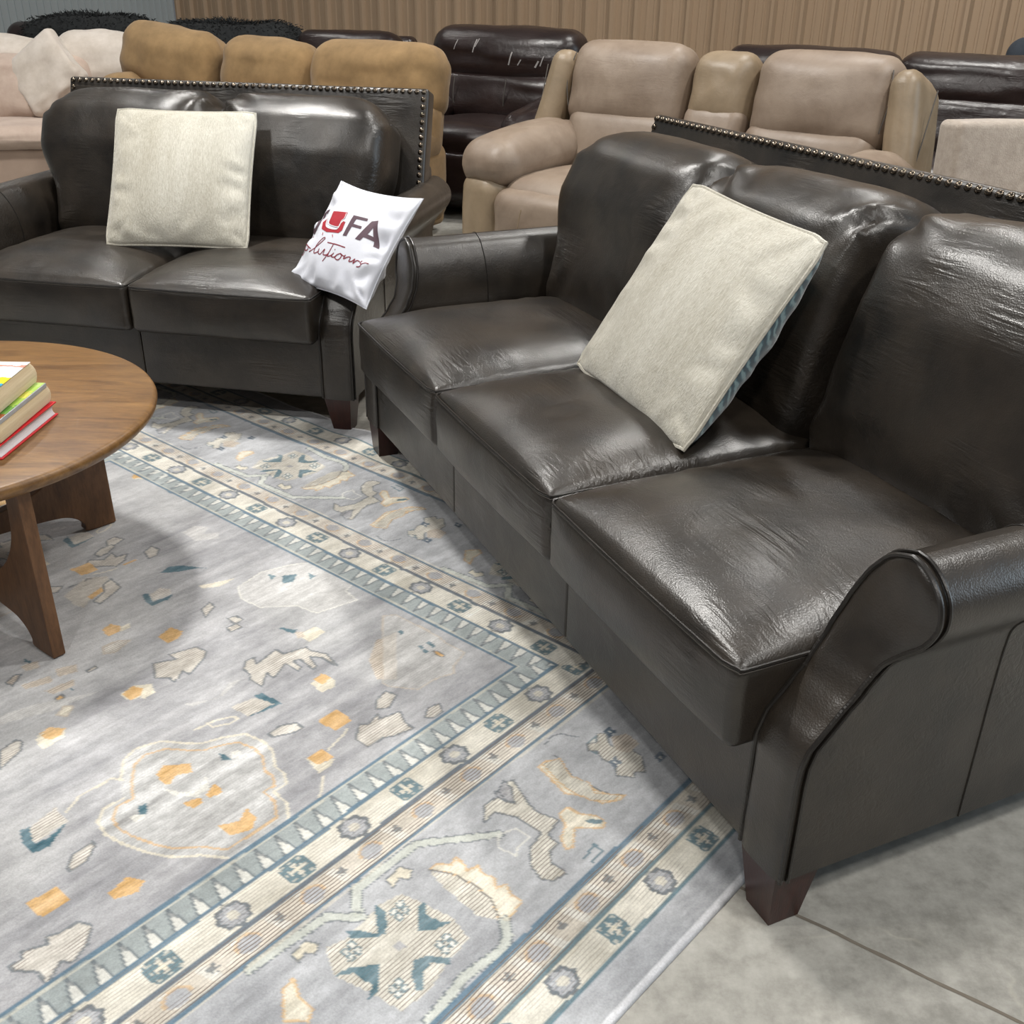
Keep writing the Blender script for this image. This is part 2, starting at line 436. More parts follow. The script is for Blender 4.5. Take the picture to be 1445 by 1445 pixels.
# ------------------------------------------------------------------ pillows
def pillow_xyz(u, v, S, T, side, seed, pinch=.05, rc=.0, wr=.5):
    if rc:
        a_ = min(abs(u), abs(v)) / max(abs(u), abs(v), 1e-6); k_ = 1 - rc * sstep(.80, 1., a_) * max(abs(u), abs(v)) ** 4
    else: k_ = 1.
    e = (max(0, 1 - u * u) * max(0, 1 - v * v))
    x = S / 2 * u * (1 - pinch * (1 - v * v) * abs(u) ** 3); z = S / 2 * v * (1 - pinch * (1 - u * u) * abs(v) ** 3)
    y = T * (.45 * e ** .33 + .55 * e ** .75)
    edge = max(abs(u), abs(v))
    if seed is not None:
        y += .016 * wr * sstep(.45, .85, edge) * (1 - sstep(.86, 1, edge)) * nz(u * 2.5 + seed, v * 2.5, seed) * (1 if abs(u) > abs(v) else .6)
        a = u if abs(v) > abs(u) else v
        y += .006 * wr * sstep(.5, .85, edge) * (1 - sstep(.85, 1, edge)) * math.sin(a * 17 + seed + 5 * nz(u * 2, v * 2, seed))
        y = max(y, 0)
    return (x * k_, side * y, z * k_)
def pillow(name, label, loc, X, Nn, Z, S, T, fm, bm, seed, group, piping=None, pr=.004, pinch=.05, rc=.0, TB=None, wr=.5):
    t = thing(name, label, 'pillow', (0, 0, 0), 0, group)
    t.matrix_world = Matrix(((X[0], Nn[0], Z[0], loc[0]), (X[1], Nn[1], Z[1], loc[1]), (X[2], Nn[2], Z[2], loc[2]), (0, 0, 0, 1)))
    n = 56
    us = [math.sin(PI / 2 * (-1 + 2 * i / n)) * .55 + (-1 + 2 * i / n) * .45 for i in range(n + 1)]
    for side, mat, nmn in ((-1, fm, 'front_cover'), (1, bm, 'back_cover')):
        rows = [[pillow_xyz(u, v, S, T if side < 0 else (TB or T), side, seed, pinch, rc, wr) for u in us] for v in us]
        MB().add(*grid(rows)).build(nmn, mat, t, 'all')
    loop = [pillow_xyz(u, v, S, T, 1, None, pinch, rc) for u, v in [(-1 + 2 * i / 30, -1) for i in range(30)] + [(1, -1 + 2 * i / 30) for i in range(30)] + [(1 - 2 * i / 30, 1) for i in range(30)] + [(-1, 1 - 2 * i / 30) for i in range(30)]]
    if piping: MB().add(*tube(loop, pr, 6, True)).build('piping', piping, t)
    return t
def ortho(X, Z):
    X = Vector(X).normalized(); Z = Vector(Z); Z = (Z - X * Z.dot(X)).normalized(); return X, Z.cross(X), Z
G = 'cream throw pillows on the leather sofas'
X, Y, Z = ortho((.999, -.033, -.008), (.049, .539, .841))
pillow('throw_pillow', 'cream chenille throw pillow standing upright in the middle of the loveseat', (-1.180, 3.827, .730), X, Y, Z, .501, .068, 'chenille', 'chenille', 2.3, G, 'chenille', .005, .03, .022, .060)
X, Y, Z = ortho((.403, -.913, -.061), (.52, .174, .836))
pillow('throw_pillow', 'cream chenille throw pillow with teal velvet back, tilted on the long sofa', (.389, 2.311, .722), X, Y, Z, .514, .055, 'chenille', 'teal', 5.1, G, 'chenille', .005, .03, .03, .135)
X, Y, Z = ortho((.753, -.658, -.014), (.43, .476, .767))
LP_LOC, LP_S, LP_T, LP_SEED = (-.524, 3.406, .611), .392, .062, 8.4
lp = pillow('logo_pillow', 'small white pillow printed SOFA Solutions, leaning at the right end of the loveseat', LP_LOC, X, Y, Z, LP_S, LP_T, 'white', 'white', LP_SEED, None, 'white', .002, .095, 0., None, 1.)
# printed lettering on the white pillow (u, v in thousandths of the half size)
LOGO={'A':[346,-40,474,326,584,375,806,-42,708,-45,682,33,484,32,457,-36],'Ah':[532,98,568,232,640,96],'F':[56,343,379,350,389,303,160,290,157,194,349,193,356,147,157,142,152,-35,69,-45],'S':[-752,344,-901,356,-539,203,-780,216,-706,137,-650,31,-732,-27,-900,-16],'chair':[-489,344,-111,366,-90,259,-125,200,-117,66,-413,91,-472,224],'chair2':[-538,200,-433,38,-140,22,-117,138,-80,197,-30,185,0,36,-52,-23,-360,-47,-535,-8,-603,114],'leg1':[-446,-64,-432,-113],'leg2':[-174,-69,-135,-111],'sc1':[-839,-302,-674,-348,-675,-416,-829,-393,-819,-314,-587,-375],'sc2':[-598,-433,-468,-339,-311,-170,-367,-160,-462,-300,-453,-432,-356,-403,-346,-346],'u':[-346,-346,-330,-419,-263,-429,-199,-336,-189,-427,-105,-423],'t':[-39,-206,-73,-380,-146,-539],'t2':[-105,-423,-68,-389,-71,-435,-1,-413,50,-357],'tb':[-201,-217,20,-214,239,-222],'i':[50,-357,16,-419,84,-423,125,-378],'dot':[36,-295,52,-305],'o2':[191,-336,125,-378,115,-435,196,-444,234,-371,191,-336,277,-361,311,-334],'n':[311,-334,297,-401,369,-355,424,-349,421,-414,481,-397],'r':[481,-397,523,-347,515,-423,573,-359,640,-364],'s':[678,-332,657,-376,703,-406,677,-443,608,-457],'tail':[695,-391,783,-357,859,-352]}

def on_pillow(u, v, lift=.0012):
    p = pillow_xyz(u, v, LP_S, LP_T, -1, LP_SEED, .095, 0., 1.); return (p[0], p[1] - lift, p[2])
def pts2(a): return [(a[i] / 1000, a[i + 1] / 1000) for i in range(0, len(a), 2)]
def printed(name, polys, strokes, mat, lift):
    import bmesh
    bm = bmesh.new()
    for poly, hole in polys:
        es = []
        for loop in (poly, hole):
            if not loop: continue
            vs = [bm.verts.new((u, 0, v)) for u, v in loop]
            es += [bm.edges.new((vs[i], vs[(i + 1) % len(vs)])) for i in range(len(vs))]
        bmesh.ops.triangle_fill(bm, edges=es, use_beauty=True)
    for path, w in strokes:
        path = catmull(path, 6); L, Rr = [], []
        for i, p in enumerate(path):
            a = path[max(0, i - 1)]; b = path[min(len(path) - 1, i + 1)]
            dx, dy = b[0] - a[0], b[1] - a[1]; l = math.hypot(dx, dy) or 1
            L.append(bm.verts.new((p[0] - dy / l * w, 0, p[1] + dx / l * w))); Rr.append(bm.verts.new((p[0] + dy / l * w, 0, p[1] - dx / l * w)))
        for i in range(len(path) - 1): bm.faces.new((L[i], L[i + 1], Rr[i + 1], Rr[i]))
    for _ in range(4):
        es = [e for e in bm.edges if (e.verts[0].co - e.verts[1].co).length > .035]
        if es: bmesh.ops.subdivide_edges(bm, edges=es, cuts=1); bmesh.ops.triangulate(bm, faces=bm.faces)
    for v in bm.verts: v.co = on_pillow(max(-.97, min(.97, v.co.x)), max(-.97, min(.97, v.co.z)), lift)
    bmesh.ops.recalc_face_normals(bm, faces=bm.faces)
    me = bpy.data.meshes.new(name); bm.to_mesh(me); bm.free(); me.materials.append(M[mat])
    o = bpy.data.objects.new(name, me); C.objects.link(o); o.parent = lp; return o
S_ = [(-.70, .335), (-.79, .372), (-.875, .315), (-.862, .225), (-.775, .168), (-.705, .105), (-.695, .030), (-.765, -.036), (-.855, -.045), (-.91, -.005)]
for q, w_ in (([], [(S_, .040)]), ([(pts2(LOGO['F']), None)], []), ([(pts2(LOGO['A']), pts2(LOGO['Ah']))], [])): printed('printed_letter', q, w_, 'ink', .0012)['label'] = 'plum printed capital letter'
o = printed('chair_emblem', [(pts2(LOGO['chair']), None), (pts2(LOGO['chair2']), None)], [(pts2(LOGO['leg1']), .007), (pts2(LOGO['leg2']), .007)], 'ink_red', .0012); o['label'] = 'red armchair emblem'
ins = pts2(LOGO['chair2'])[:6]
printed('emblem_outline', [], [([(p[0], p[1] + .012) for p in ins], .010), ([(-.49, .325), (-.455, .23), (-.40, .10), (-.125, .08), (-.13, .19), (-.10, .25), (-.125, .35)], .006)], 'white_print', .0020).parent = o
W1 = .0085
sc = [[(-.70, -.17), (-.79, -.14), (-.86, -.23), (-.80, -.33), (-.765, -.43), (-.86, -.49), (-.93, -.45)]] + [pts2(LOGO[k]) for k in ('sc1', 'sc2', 'u', 't', 't2', 'tb', 'i', 'dot', 'o2', 'n', 'r', 's', 'tail')]
o = printed('script_lettering', [], [(p, W1) for p in sc], 'ink_script', .0012); o['label'] = 'crimson handwritten Solutions lettering'

# ------------------------------------------------------------------ coffee table
TC = Vector((-1.41, 2.285, 0)); TR = .553; TZ = .455
tb = thing('coffee_table', 'round walnut coffee table with arched plank legs on the patterned rug', 'table', (TC.x, TC.y, 0))
prof = [(0, TZ), (TR - .012, TZ), (TR - .004, TZ - .003), (TR, TZ - .011), (TR - .003, TZ - .022), (TR - .014, TZ - .033), (TR - .03, TZ - .037), (0, TZ - .037)]
rows = []
for (r_, z_) in prof: rows.append([(r_ * math.cos(2 * PI * k / 120), r_ * math.sin(2 * PI * k / 120), z_) for k in range(121)])
MB().add(*grid(rows)).build('table_top', 'table_top', tb)
half = [(0, .009), (.080, .009), (.086, .028), (.100, .048), (.126, .064), (.163, .072), (.25, .078), (.36, .080), (.5, .080)]
uph = [(.5, .128), (.40, .130), (.30, .140), (.21, .158), (.164, .183), (.123, .218), (.090, .262), (.073, .300), (.064, .345), (.056, .419), (.006, .419)]
def plank(name, foot, dirv, length, th):
    k = length / 1.0
    def m(p): return (min(p[0], .5) if p[0] < .21 else .21 + (p[0] - .21) * (length / 2 - .21) / .29, p[1])
    left = [m(p) for p in catmull(half, 4)] + [m(p) for p in catmull(uph, 4)]
    lo = [m(p) for p in catmull(half, 4)]; up = [m(p) for p in catmull(uph, 4)]
    poly = lo[:-1] + [(length - p[0], p[1]) for p in lo[::-1]] + [(length - p[0], p[1]) for p in up[::-1]] + up[1:]
    vs, fs = [], []
    d = Vector((dirv[0], dirv[1], 0)).normalized(); nn = Vector((-d.y, d.x, 0))
    # column strips so that the concave outline keeps clean faces
    n = len(poly); loc = Vector((foot[0], foot[1], 0)) - Vector((TC.x, TC.y, 0))
    for s in (0, th):
        for (u, z) in poly: p = loc + d * u + nn * s; vs.append((p.x, p.y, z))
    import bmesh
    bm = bmesh.new(); bv = [bm.verts.new(v) for v in vs]
    for s in (0, n):
        es = [bm.edges.get((bv[s + i], bv[s + (i + 1) % n])) or bm.edges.new((bv[s + i], bv[s + (i + 1) % n])) for i in range(n)]
        bmesh.ops.triangle_fill(bm, edges=es, use_beauty=False)
    for i in range(n): bm.faces.new((bv[i], bv[(i + 1) % n], bv[n + (i + 1) % n], bv[n + i]))
    bmesh.ops.recalc_face_normals(bm, faces=bm.faces)
    be = [e for e in bm.edges if len(e.link_faces) == 2 and e.calc_face_angle(0) > 1.0]
    bmesh.ops.bevel(bm, geom=be, offset=.003, segments=2, affect='EDGES', profile=.6)
    me = bpy.data.meshes.new(name); bm.to_mesh(me); bm.free(); me.materials.append(M['table_leg'])
    o = bpy.data.objects.new(name, me); C.objects.link(o); o.parent = tb; return o
plank('plank_leg', (-1.017, 1.939), (-.79, .62), 1.02, -.030)
plank('plank_leg', (-1.104, 2.602), (-.70, -.714), .92, -.030)

# ------------------------------------------------------------------ books
def book(label, x1, y1, z0, w, l, h, rz, cov, pages, hard):
    t = thing('book', label, 'book', (x1, y1, z0), math.radians(rz), 'books stacked on the coffee table')
    ct = .003 if hard else .0012; o_ = .004 if hard else 0.
    def pf(x, y, z): return (-.004 * (1 - z * z) * (x > .5) if hard else .005 * (1 - z * z) * (x > .5) - .004 * z * (x > .5), (-.004 if hard else .010) * (1 - z * z) * (y > .5), 0)
    MB().add(*rbox(w - 2 * o_, l - 2 * o_, h - 2 * ct, .002, (-w / 2, -l / 2, h / 2), None, pf, (3, 3, 5))).build('pages', pages, t)
    cb = MB()
    for z in (ct / 2, h - ct / 2): cb.add(*rbox(w, l, ct, .001, (-w / 2, -l / 2, z), n=(6, 6, 1)))
    cb.add(*rbox(ct, l, h, .001, (-w + ct / 2, -l / 2, h / 2), n=(1, 2, 1)))
    cb.build('cover', cov, t); return t
def cover_mat(name, bands, vertical, sc, seed):
    m, nt, b = new_mat(name); tc = nt.nodes.new('ShaderNodeTexCoord'); sp = nt.nodes.new('ShaderNodeSeparateXYZ')
    nt.links.new(tc.outputs['Object'], sp.inputs[0])
    mr = N(nt, 'ShaderNodeMapRange'); mr.inputs['From Min'].default_value = sc[0]; mr.inputs['From Max'].default_value = sc[1]
    nt.links.new(sp.outputs[vertical], mr.inputs['Value'])
    nf = noise_t(nt, tc.outputs['Object'], seed, 2); ad = N(nt, 'ShaderNodeMath', operation='MULTIPLY_ADD'); ad.inputs[1].default_value = .22
    nt.links.new(nf, ad.inputs[0]); nt.links.new(mr.outputs[0], ad.inputs[2])
    r = ramp(nt, ad.outputs[0], bands); r.color_ramp.interpolation = 'CONSTANT'
    nt.links.new(r.outputs[0], b.inputs['Base Color']); b.inputs['Roughness'].default_value = .3; return m
M['cover_comic'] = cover_mat('bright_paperback_cover', [(0, (.02, .16, .42)), (.30, (.05, .35, .6)), (.42, (.85, .72, .02)), (.62, (.82, .83, .86)), (.95, (.75, .30, .22)), (1.0, (.85, .85, .85))], 1, (-.21, .0), 35)
M['cover_green'] = cover_mat('green_yellow_cover', [(0, (.30, .08, .02)), (.3, (.12, .30, .05)), (.5, (.32, .5, .08)), (.68, (.62, .62, .10)), (.85, (.40, .62, .12)), (1., (.5, .7, .2))], 1, (-.24, .0), 50)
book('red hardback with white pages, bottom of the book stack on the table', -1.062, 2.288, .4555, .19, .262, .032, -3.5, 'red', 'pages_white', True)
bk = book('paperback with green and grey cover, middle of the book stack', -1.076, 2.280, .4880, .165, .245, .048, -1.5, 'cover_green', 'pages_cream', False)
MB().add(*rbox(.003, .245, .010, .001, (.0012, -.1225, .0425), n=(1, 2, 1))).build('cover_edge', 'grey_cover', bk)
book('thick paperback with colourful cover, top of the book stack', -1.098, 2.277, .5365, .165, .215, .050, 0.5, 'cover_comic', 'pages_cream', False)

# ------------------------------------------------------------------ floor, walls
def structure(o): o['kind'] = 'structure'; return o
def concrete():
    m, nt, b = new_mat('concrete'); tc = nt.nodes.new('ShaderNodeTexCoord'); v = tc.outputs['Object']
    n1 = noise_t(nt, v, 1.4, 6, .65, .4); n2 = noise_t(nt, v, 22, 5, .7)
    mx = N(nt, 'ShaderNodeMix', data_type='FLOAT'); mx.inputs[0].default_value = .5
    nt.links.new(n1, mx.inputs[2]); nt.links.new(n2, mx.inputs[3])
    r = ramp(nt, mx.outputs[0], [(.36, (.25, .24, .212)), (.5, (.385, .37, .332)), (.64, (.50, .485, .44))])
    # pale scratches
    vo = nt.nodes.new('ShaderNodeTexVoronoi'); vo.feature = 'DISTANCE_TO_EDGE'; vo.inputs['Scale'].default_value = 2.6
    nd = nt.nodes.new('ShaderNodeTexNoise'); nd.inputs['Scale'].default_value = 3.; nd.inputs['Detail'].default_value = 5
    nt.links.new(v, nd.inputs['Vector'])
    mxv = N(nt, 'ShaderNodeMix', data_type='VECTOR'); mxv.inputs[0].default_value = .25
    nt.links.new(v, mxv.inputs[4]); nt.links.new(nd.outputs['Color'], mxv.inputs[5]); nt.links.new(mxv.outputs[1], vo.inputs['Vector'])
    r2 = ramp(nt, vo.outputs['Distance'], [(0, (1, 1, 1)), (.012, (0, 0, 0))])
    n4 = noise_t(nt, v, 5, 2); r4 = ramp(nt, n4, [(.5, (0, 0, 0)), (.66, (.3, .3, .3))])
    mm = N(nt, 'ShaderNodeMath', operation='MULTIPLY'); nt.links.new(r2.outputs[0], mm.inputs[0]); nt.links.new(r4.outputs[0], mm.inputs[1])
    c1 = N(nt, 'ShaderNodeMix', data_type='RGBA'); nt.links.new(mm.outputs[0], c1.inputs[0]); nt.links.new(r.outputs[0], c1.inputs[6]); c1.inputs[7].default_value = (.62, .58, .48, 1)
    nt.links.new(c1.outputs[2], b.inputs['Base Color'])
    b.inputs['Roughness'].default_value = .62
    nb = bump(nt, n2, .12, .004); nt.links.new(nb, b.inputs['Normal']); return m
M['concrete'] = concrete()
M['joint'] = plain('joint_filler', (.17, .145, .115), .9)
fl = MB().add([(-10, -6, 0), (9, -6, 0), (9, 15, 0), (-10, 15, 0)], [(0, 1, 2, 3)]).build('floor', 'concrete', None, False); structure(fl)
# cut joint in the slab that runs out under the sofa leg
a, b_ = Vector((.30, 1.385, 0)), Vector((1.9, .295, 0)); d = (b_ - a).normalized(); nn = Vector((-d.y, d.x, 0)); rows = []
for i in range(81):
    p = a + (b_ - a) * i / 80; w = .0032 * (1 + .5 * nz(i * .7, 3, 1)); q = p + nn * .003 * nz(i * .3, 1, 1)
    rows.append([tuple(q - nn * w + Vector((0, 0, .0006))), tuple(q + nn * w + Vector((0, 0, .0006)))])
structure(MB().add(*grid(rows)).build('trim_1', 'joint', None, False))
def wallmat(name, c1, c2):
    m, nt, b = new_mat(name); v = coords(nt, (1, 1, .12), rnd=False)
    r = ramp(nt, noise_t(nt, v, .9, 2), [(.3, c1), (.7, c2)])
    nt.links.new(r.outputs[0], b.inputs['Base Color']); b.inputs['Roughness'].default_value = .42; return m
M['wall_tan'] = wallmat('tan_ribbed_steel', (.30, .212, .138), (.345, .248, .165))
M['wall_grey'] = wallmat('grey_ribbed_steel', (.27, .30, .31), (.33, .36, .37))
M['drape'] = fabric('grey_drape', (.10, .11, .12), (.19, .20, .21), 5.)
def ribbed(name, p0, ang, length, prof, period, mat, h=4.6):
    d = Vector((math.cos(ang), math.sin(ang), 0)); nn = Vector((d.y, -d.x, 0)); pts = []
    k = 0
    while k * period < length:
        for (u, o) in prof: pts.append(Vector(p0) + d * (k * period + u) + nn * o)
        k += 1
    return structure(MB().add(*grid([[tuple(p) for p in pts], [tuple(p + Vector((0, 0, h))) for p in pts]])).build(name, mat, None, False))
ang = math.radians(-36.06)
rib = [(0, .0), (.012, .042), (.036, .042), (.048, .0), (.096, .0), (.101, .006), (.115, .006), (.120, 0), (.160, 0), (.165, .006), (.179, .006), (.184, 0)]
W0 = Vector((-3.705, 12.597, 0))
ribbed('wall_back', W0, ang, 14., rib, .2286, 'wall_tan')
wl = ribbed('wall_left', W0 + Vector((-.588, -.809, 0)) * 9.0, math.atan2(.809, .588), 9.0, [(0, 0), (.004, .010), (.016, .010), (.020, 0)], .075, 'wall_grey')
# ------------------------------------------------------------------ rug
RT = math.radians(50.1); UM = np.array([math.cos(RT), math.sin(RT)]); UN = np.array([math.sin(RT), -math.cos(RT)])
FIELD=[('m','c',7,[717,-325,754,-372,787,-385,832,-369,862,-325,885,-300,922,-284,959,-259,969,-212,963,-176,935,-133,936,-107,919,-80,889,-82,886,-40,858,1,795,0,734,-3,705,-49,685,-65,664,-90,648,-122,630,-175,623,-218,631,-258,656,-280,692,-277]),
('-','o',6,[728,-304,760,-344,788,-355,826,-341,852,-304,871,-282,903,-268,934,-248,943,-208,938,-176,914,-140,916,-118,901,-94,876,-96,873,-59,849,-24,795,-24,742,-26,716,-67,699,-80,681,-101,667,-129,652,-176,645,-213,653,-247,675,-267,706,-263]),
('-','c',6,[606,-323,645,-345,674,-343,709,-343,720,-322]),
('o','-',6,[771,-288,795,-300,832,-267,820,-244,793,-259,774,-244,765,-255]),
('o','-',6,[759,-185,790,-172,784,-157,763,-155]),
('o','-',6,[798,-171,831,-187,826,-154,801,-157]),
('o','-',6,[766,-87,798,-68,828,-86,824,-51,800,-33,768,-49]),
('w','-',6,[755,-251,761,-212,786,-177,815,-182,832,-218,800,-191,775,-208]),
('t','-',6,[699,-238,716,-234,700,-208,687,-213]),
('w','-',6,[676,-228,697,-211,689,-199,675,-205]),
('t','-',6,[887,-250,895,-234,891,-216,878,-227]),
('w','-',6,[904,-235,921,-227,912,-209,895,-216]),
('t','-',6,[526,-343,544,-338,527,-293,551,-287,597,-300,543,-266,513,-273,513,-307]),
('b','-',6,[541,-335,599,-349,595,-299,527,-293]),
('b','d',6,[536,-197,558,-217,598,-219,596,-207,568,-186,536,-184]),
('o','-',6,[452,-176,502,-172,504,-128,454,-126]),
('o','-',6,[551,-92,592,-101,608,-70,586,-58,553,-72]),
('c','-',6,[679,-569,705,-574,728,-549,710,-524,670,-523]),
('o','-',6,[686,-570,708,-575,726,-550,702,-539]),
('b','d',6,[373,-76,393,-74,400,-88,434,-70,439,-86,457,-77,488,-76,498,-53,474,-24,441,-9,431,-25,395,1,398,-32,375,-63]),
('b','d',6,[608,-580,646,-588,651,-574,634,-550,582,-527]),
('b','d',6,[1094,-79,1131,-109,1144,-95,1181,-107,1171,-91,1217,-77,1198,-41,1196,-17,1154,-29,1135,-41,1095,-43]),
('b','d',6,[1237,-25,1264,-41,1292,-35,1275,-10,1248,-9]),
('b','d',6,[1209,-142,1245,-151,1252,-124,1210,-103,1189,-121]),
('b','d',6,[973,-613,1018,-588,1016,-616,1075,-597,1080,-564,1056,-545,1003,-519,1000,-542,966,-517,966,-541,945,-560]),
('b','d',6,[1093,-447,1115,-467,1137,-464,1123,-439,1188,-453,1189,-426,1240,-410,1238,-392,1254,-353,1240,-301,1237,-309,1237,-351,1221,-374,1208,-332,1195,-329,1201,-381,1186,-388,1182,-355,1169,-349,1168,-393,1124,-372,1116,-371,1119,-397,1080,-364,1078,-405,1091,-419]),
('c','-',6,[1155,-293,1197,-304,1199,-263,1183,-247,1151,-250]),
('o','-',6,[1169,-301,1197,-304,1200,-276,1169,-272]),
('o','-',6,[1081,-180,1132,-184,1131,-132,1086,-131]),
('c','-',6,[992,-107,996,-75,1030,-67,1010,-55,980,-56]),
('o','-',6,[993,-106,1029,-108,1032,-69,996,-75]),
('o','-',6,[1042,-694,1087,-698,1086,-666,1043,-660]),
('c','-',6,[1257,-462,1309,-460,1312,-423,1260,-421]),
('s','-',6,[1264,-477,1277,-461,1263,-444,1251,-452]),
('c','-',6,[909,-557,920,-517,890,-514,886,-522]),
('b','-',6,[994,-354,1044,-343,1063,-295,998,-300]),
('t','-',6,[1046,-351,1065,-345,1072,-284,1031,-290,998,-299,1058,-295]),
('b','d',6,[990,-223,1022,-226,1050,-210,1048,-187,1024,-189,990,-209]),
('-','c',6,[901,-346,948,-340,979,-322,980,-308,960,-309,930,-326,930,-347]),
('-','c',6,[1037,-96,1090,-109,1105,-118]),
('-','c',6,[936,-4,963,-25,980,-43]),
('s','-',6,[1365,-308,1421,-299,1290,-164,1261,-197,1301,-263]),
('p','-',6,[991,-399,1042,-426,1097,-412,1065,-419,1008,-398,944,-415,931,-439]),
('t','-',6,[1247,-518,1257,-513,1267,-474,1259,-477]),
('p','s',5,[1447,-374,1472,-355,1471,-318,1474,-276,1472,-212,1464,-176,1465,-121,1409,-106,1391,-85,1356,-100,1295,-104,1261,-159,1260,-176]),
('t','-',6,[1423,-298,1434,-297,1430,-283,1419,-283]),
('t','-',6,[1412,-219,1422,-217,1418,-204,1408,-205]),
('t','-',6,[1407,-202,1417,-201,1413,-187,1403,-188]),
('t','-',6,[1436,-217,1446,-215,1442,-202,1431,-203]),
('t','-',6,[1434,-203,1444,-202,1440,-188,1430,-190]),
('o','d',4,[1422,-183,1428,-172,1426,-147,1417,-150,1415,-164]),
('p','w',5,[1299,-742,1383,-759,1458,-733,1594,-639,1523,-546,1467,-526,1456,-473,1350,-502,1342,-562,1277,-623,1273,-691]),
('t','-',6,[1409,-702,1440,-681,1410,-659,1385,-672]),
('t','-',6,[1250,-517,1274,-479,1255,-476]),
('t','-',6,[1465,-667,1466,-638,1444,-634]),
('t','-',6,[1389,-738,1399,-712,1378,-708]),
('b','-',6,[990,-1026,1071,-1064,1113,-1032,1102,-1005,1066,-984,1028,-966,995,-939,985,-968]),
('o','-',6,[1027,-979,1072,-995,1071,-975,1025,-961]),
('b','d',6,[1082,-1003,1111,-1013,1105,-958,1031,-925,1024,-947,1067,-970]),
('b','-',6,[1133,-872,1169,-883,1182,-859,1170,-837,1120,-841]),
('t','-',6,[1120,-887,1135,-882,1120,-839,1174,-832,1152,-821,1108,-823,1107,-848]),
('t','-',6,[1210,-947,1243,-959,1270,-938,1312,-865,1291,-895,1246,-917]),
('b','d',6,[1090,-1114,1125,-1141,1153,-1115,1186,-1133,1181,-1104,1210,-1099,1186,-1072,1155,-1061,1129,-1090]),
('o','-',6,[970,-818,999,-826,1010,-800,996,-781,969,-784]),
('c','-',6,[1008,-797,1029,-795,1020,-777,995,-780]),
('o','-',6,[1040,-696,1083,-710,1093,-674,1070,-657,1042,-655]),
('c','-',6,[864,-565,899,-573,929,-548,919,-521,865,-531]),
('o','-',6,[865,-564,898,-572,908,-547,894,-532,866,-532]),
('c','-',6,[669,-560,711,-574,729,-547,713,-525,667,-519]),
('o','-',6,[684,-562,711,-575,729,-548,710,-533,688,-538]),
('b','d',6,[1178,-722,1211,-734,1206,-708,1175,-691,1164,-685]),
('b','d',6,[1195,-641,1216,-636,1217,-610,1193,-608]),
('b','d',6,[1168,-610,1195,-607,1196,-585,1166,-589]),
('b','d',6,[1211,-1203,1239,-1208,1248,-1176,1213,-1165,1193,-1166]),
('b','d',6,[1245,-1074,1276,-1088,1279,-1056,1257,-1033,1232,-1034]),
('b','d',6,[862,-697,885,-699,884,-689,863,-688]),
('s','-',6,[777,-822,811,-812,801,-785,775,-795]),
('s','-',6,[820,-754,862,-736,847,-709,810,-722]),
('s','-',6,[742,-753,800,-739,794,-713,739,-734]),
('s','-',6,[765,-696,827,-689,818,-667,771,-671]),
('b','s',6,[934,-753,972,-752,990,-732,943,-713,922,-726]),
('o','d',6,[767,-657,782,-658,781,-641,763,-643]),
('t','-',6,[794,-847,800,-820,794,-814,790,-831]),
('t','-',6,[804,-665,811,-661,805,-650]),
('s','d',6,[725,-786,750,-799,762,-791,729,-764]),
('c','-',6,[1238,-821,1266,-808,1321,-784,1270,-778,1238,-803]),
('c','s',6,[740,-601,764,-617,778,-601,751,-581]),
('p','-',6,[1375,-1093,1420,-1102,1442,-1063,1406,-1043,1440,-1021,1422,-989,1371,-1024]),
('p','-',6,[659,-685,725,-670,843,-607,737,-622,646,-658])]
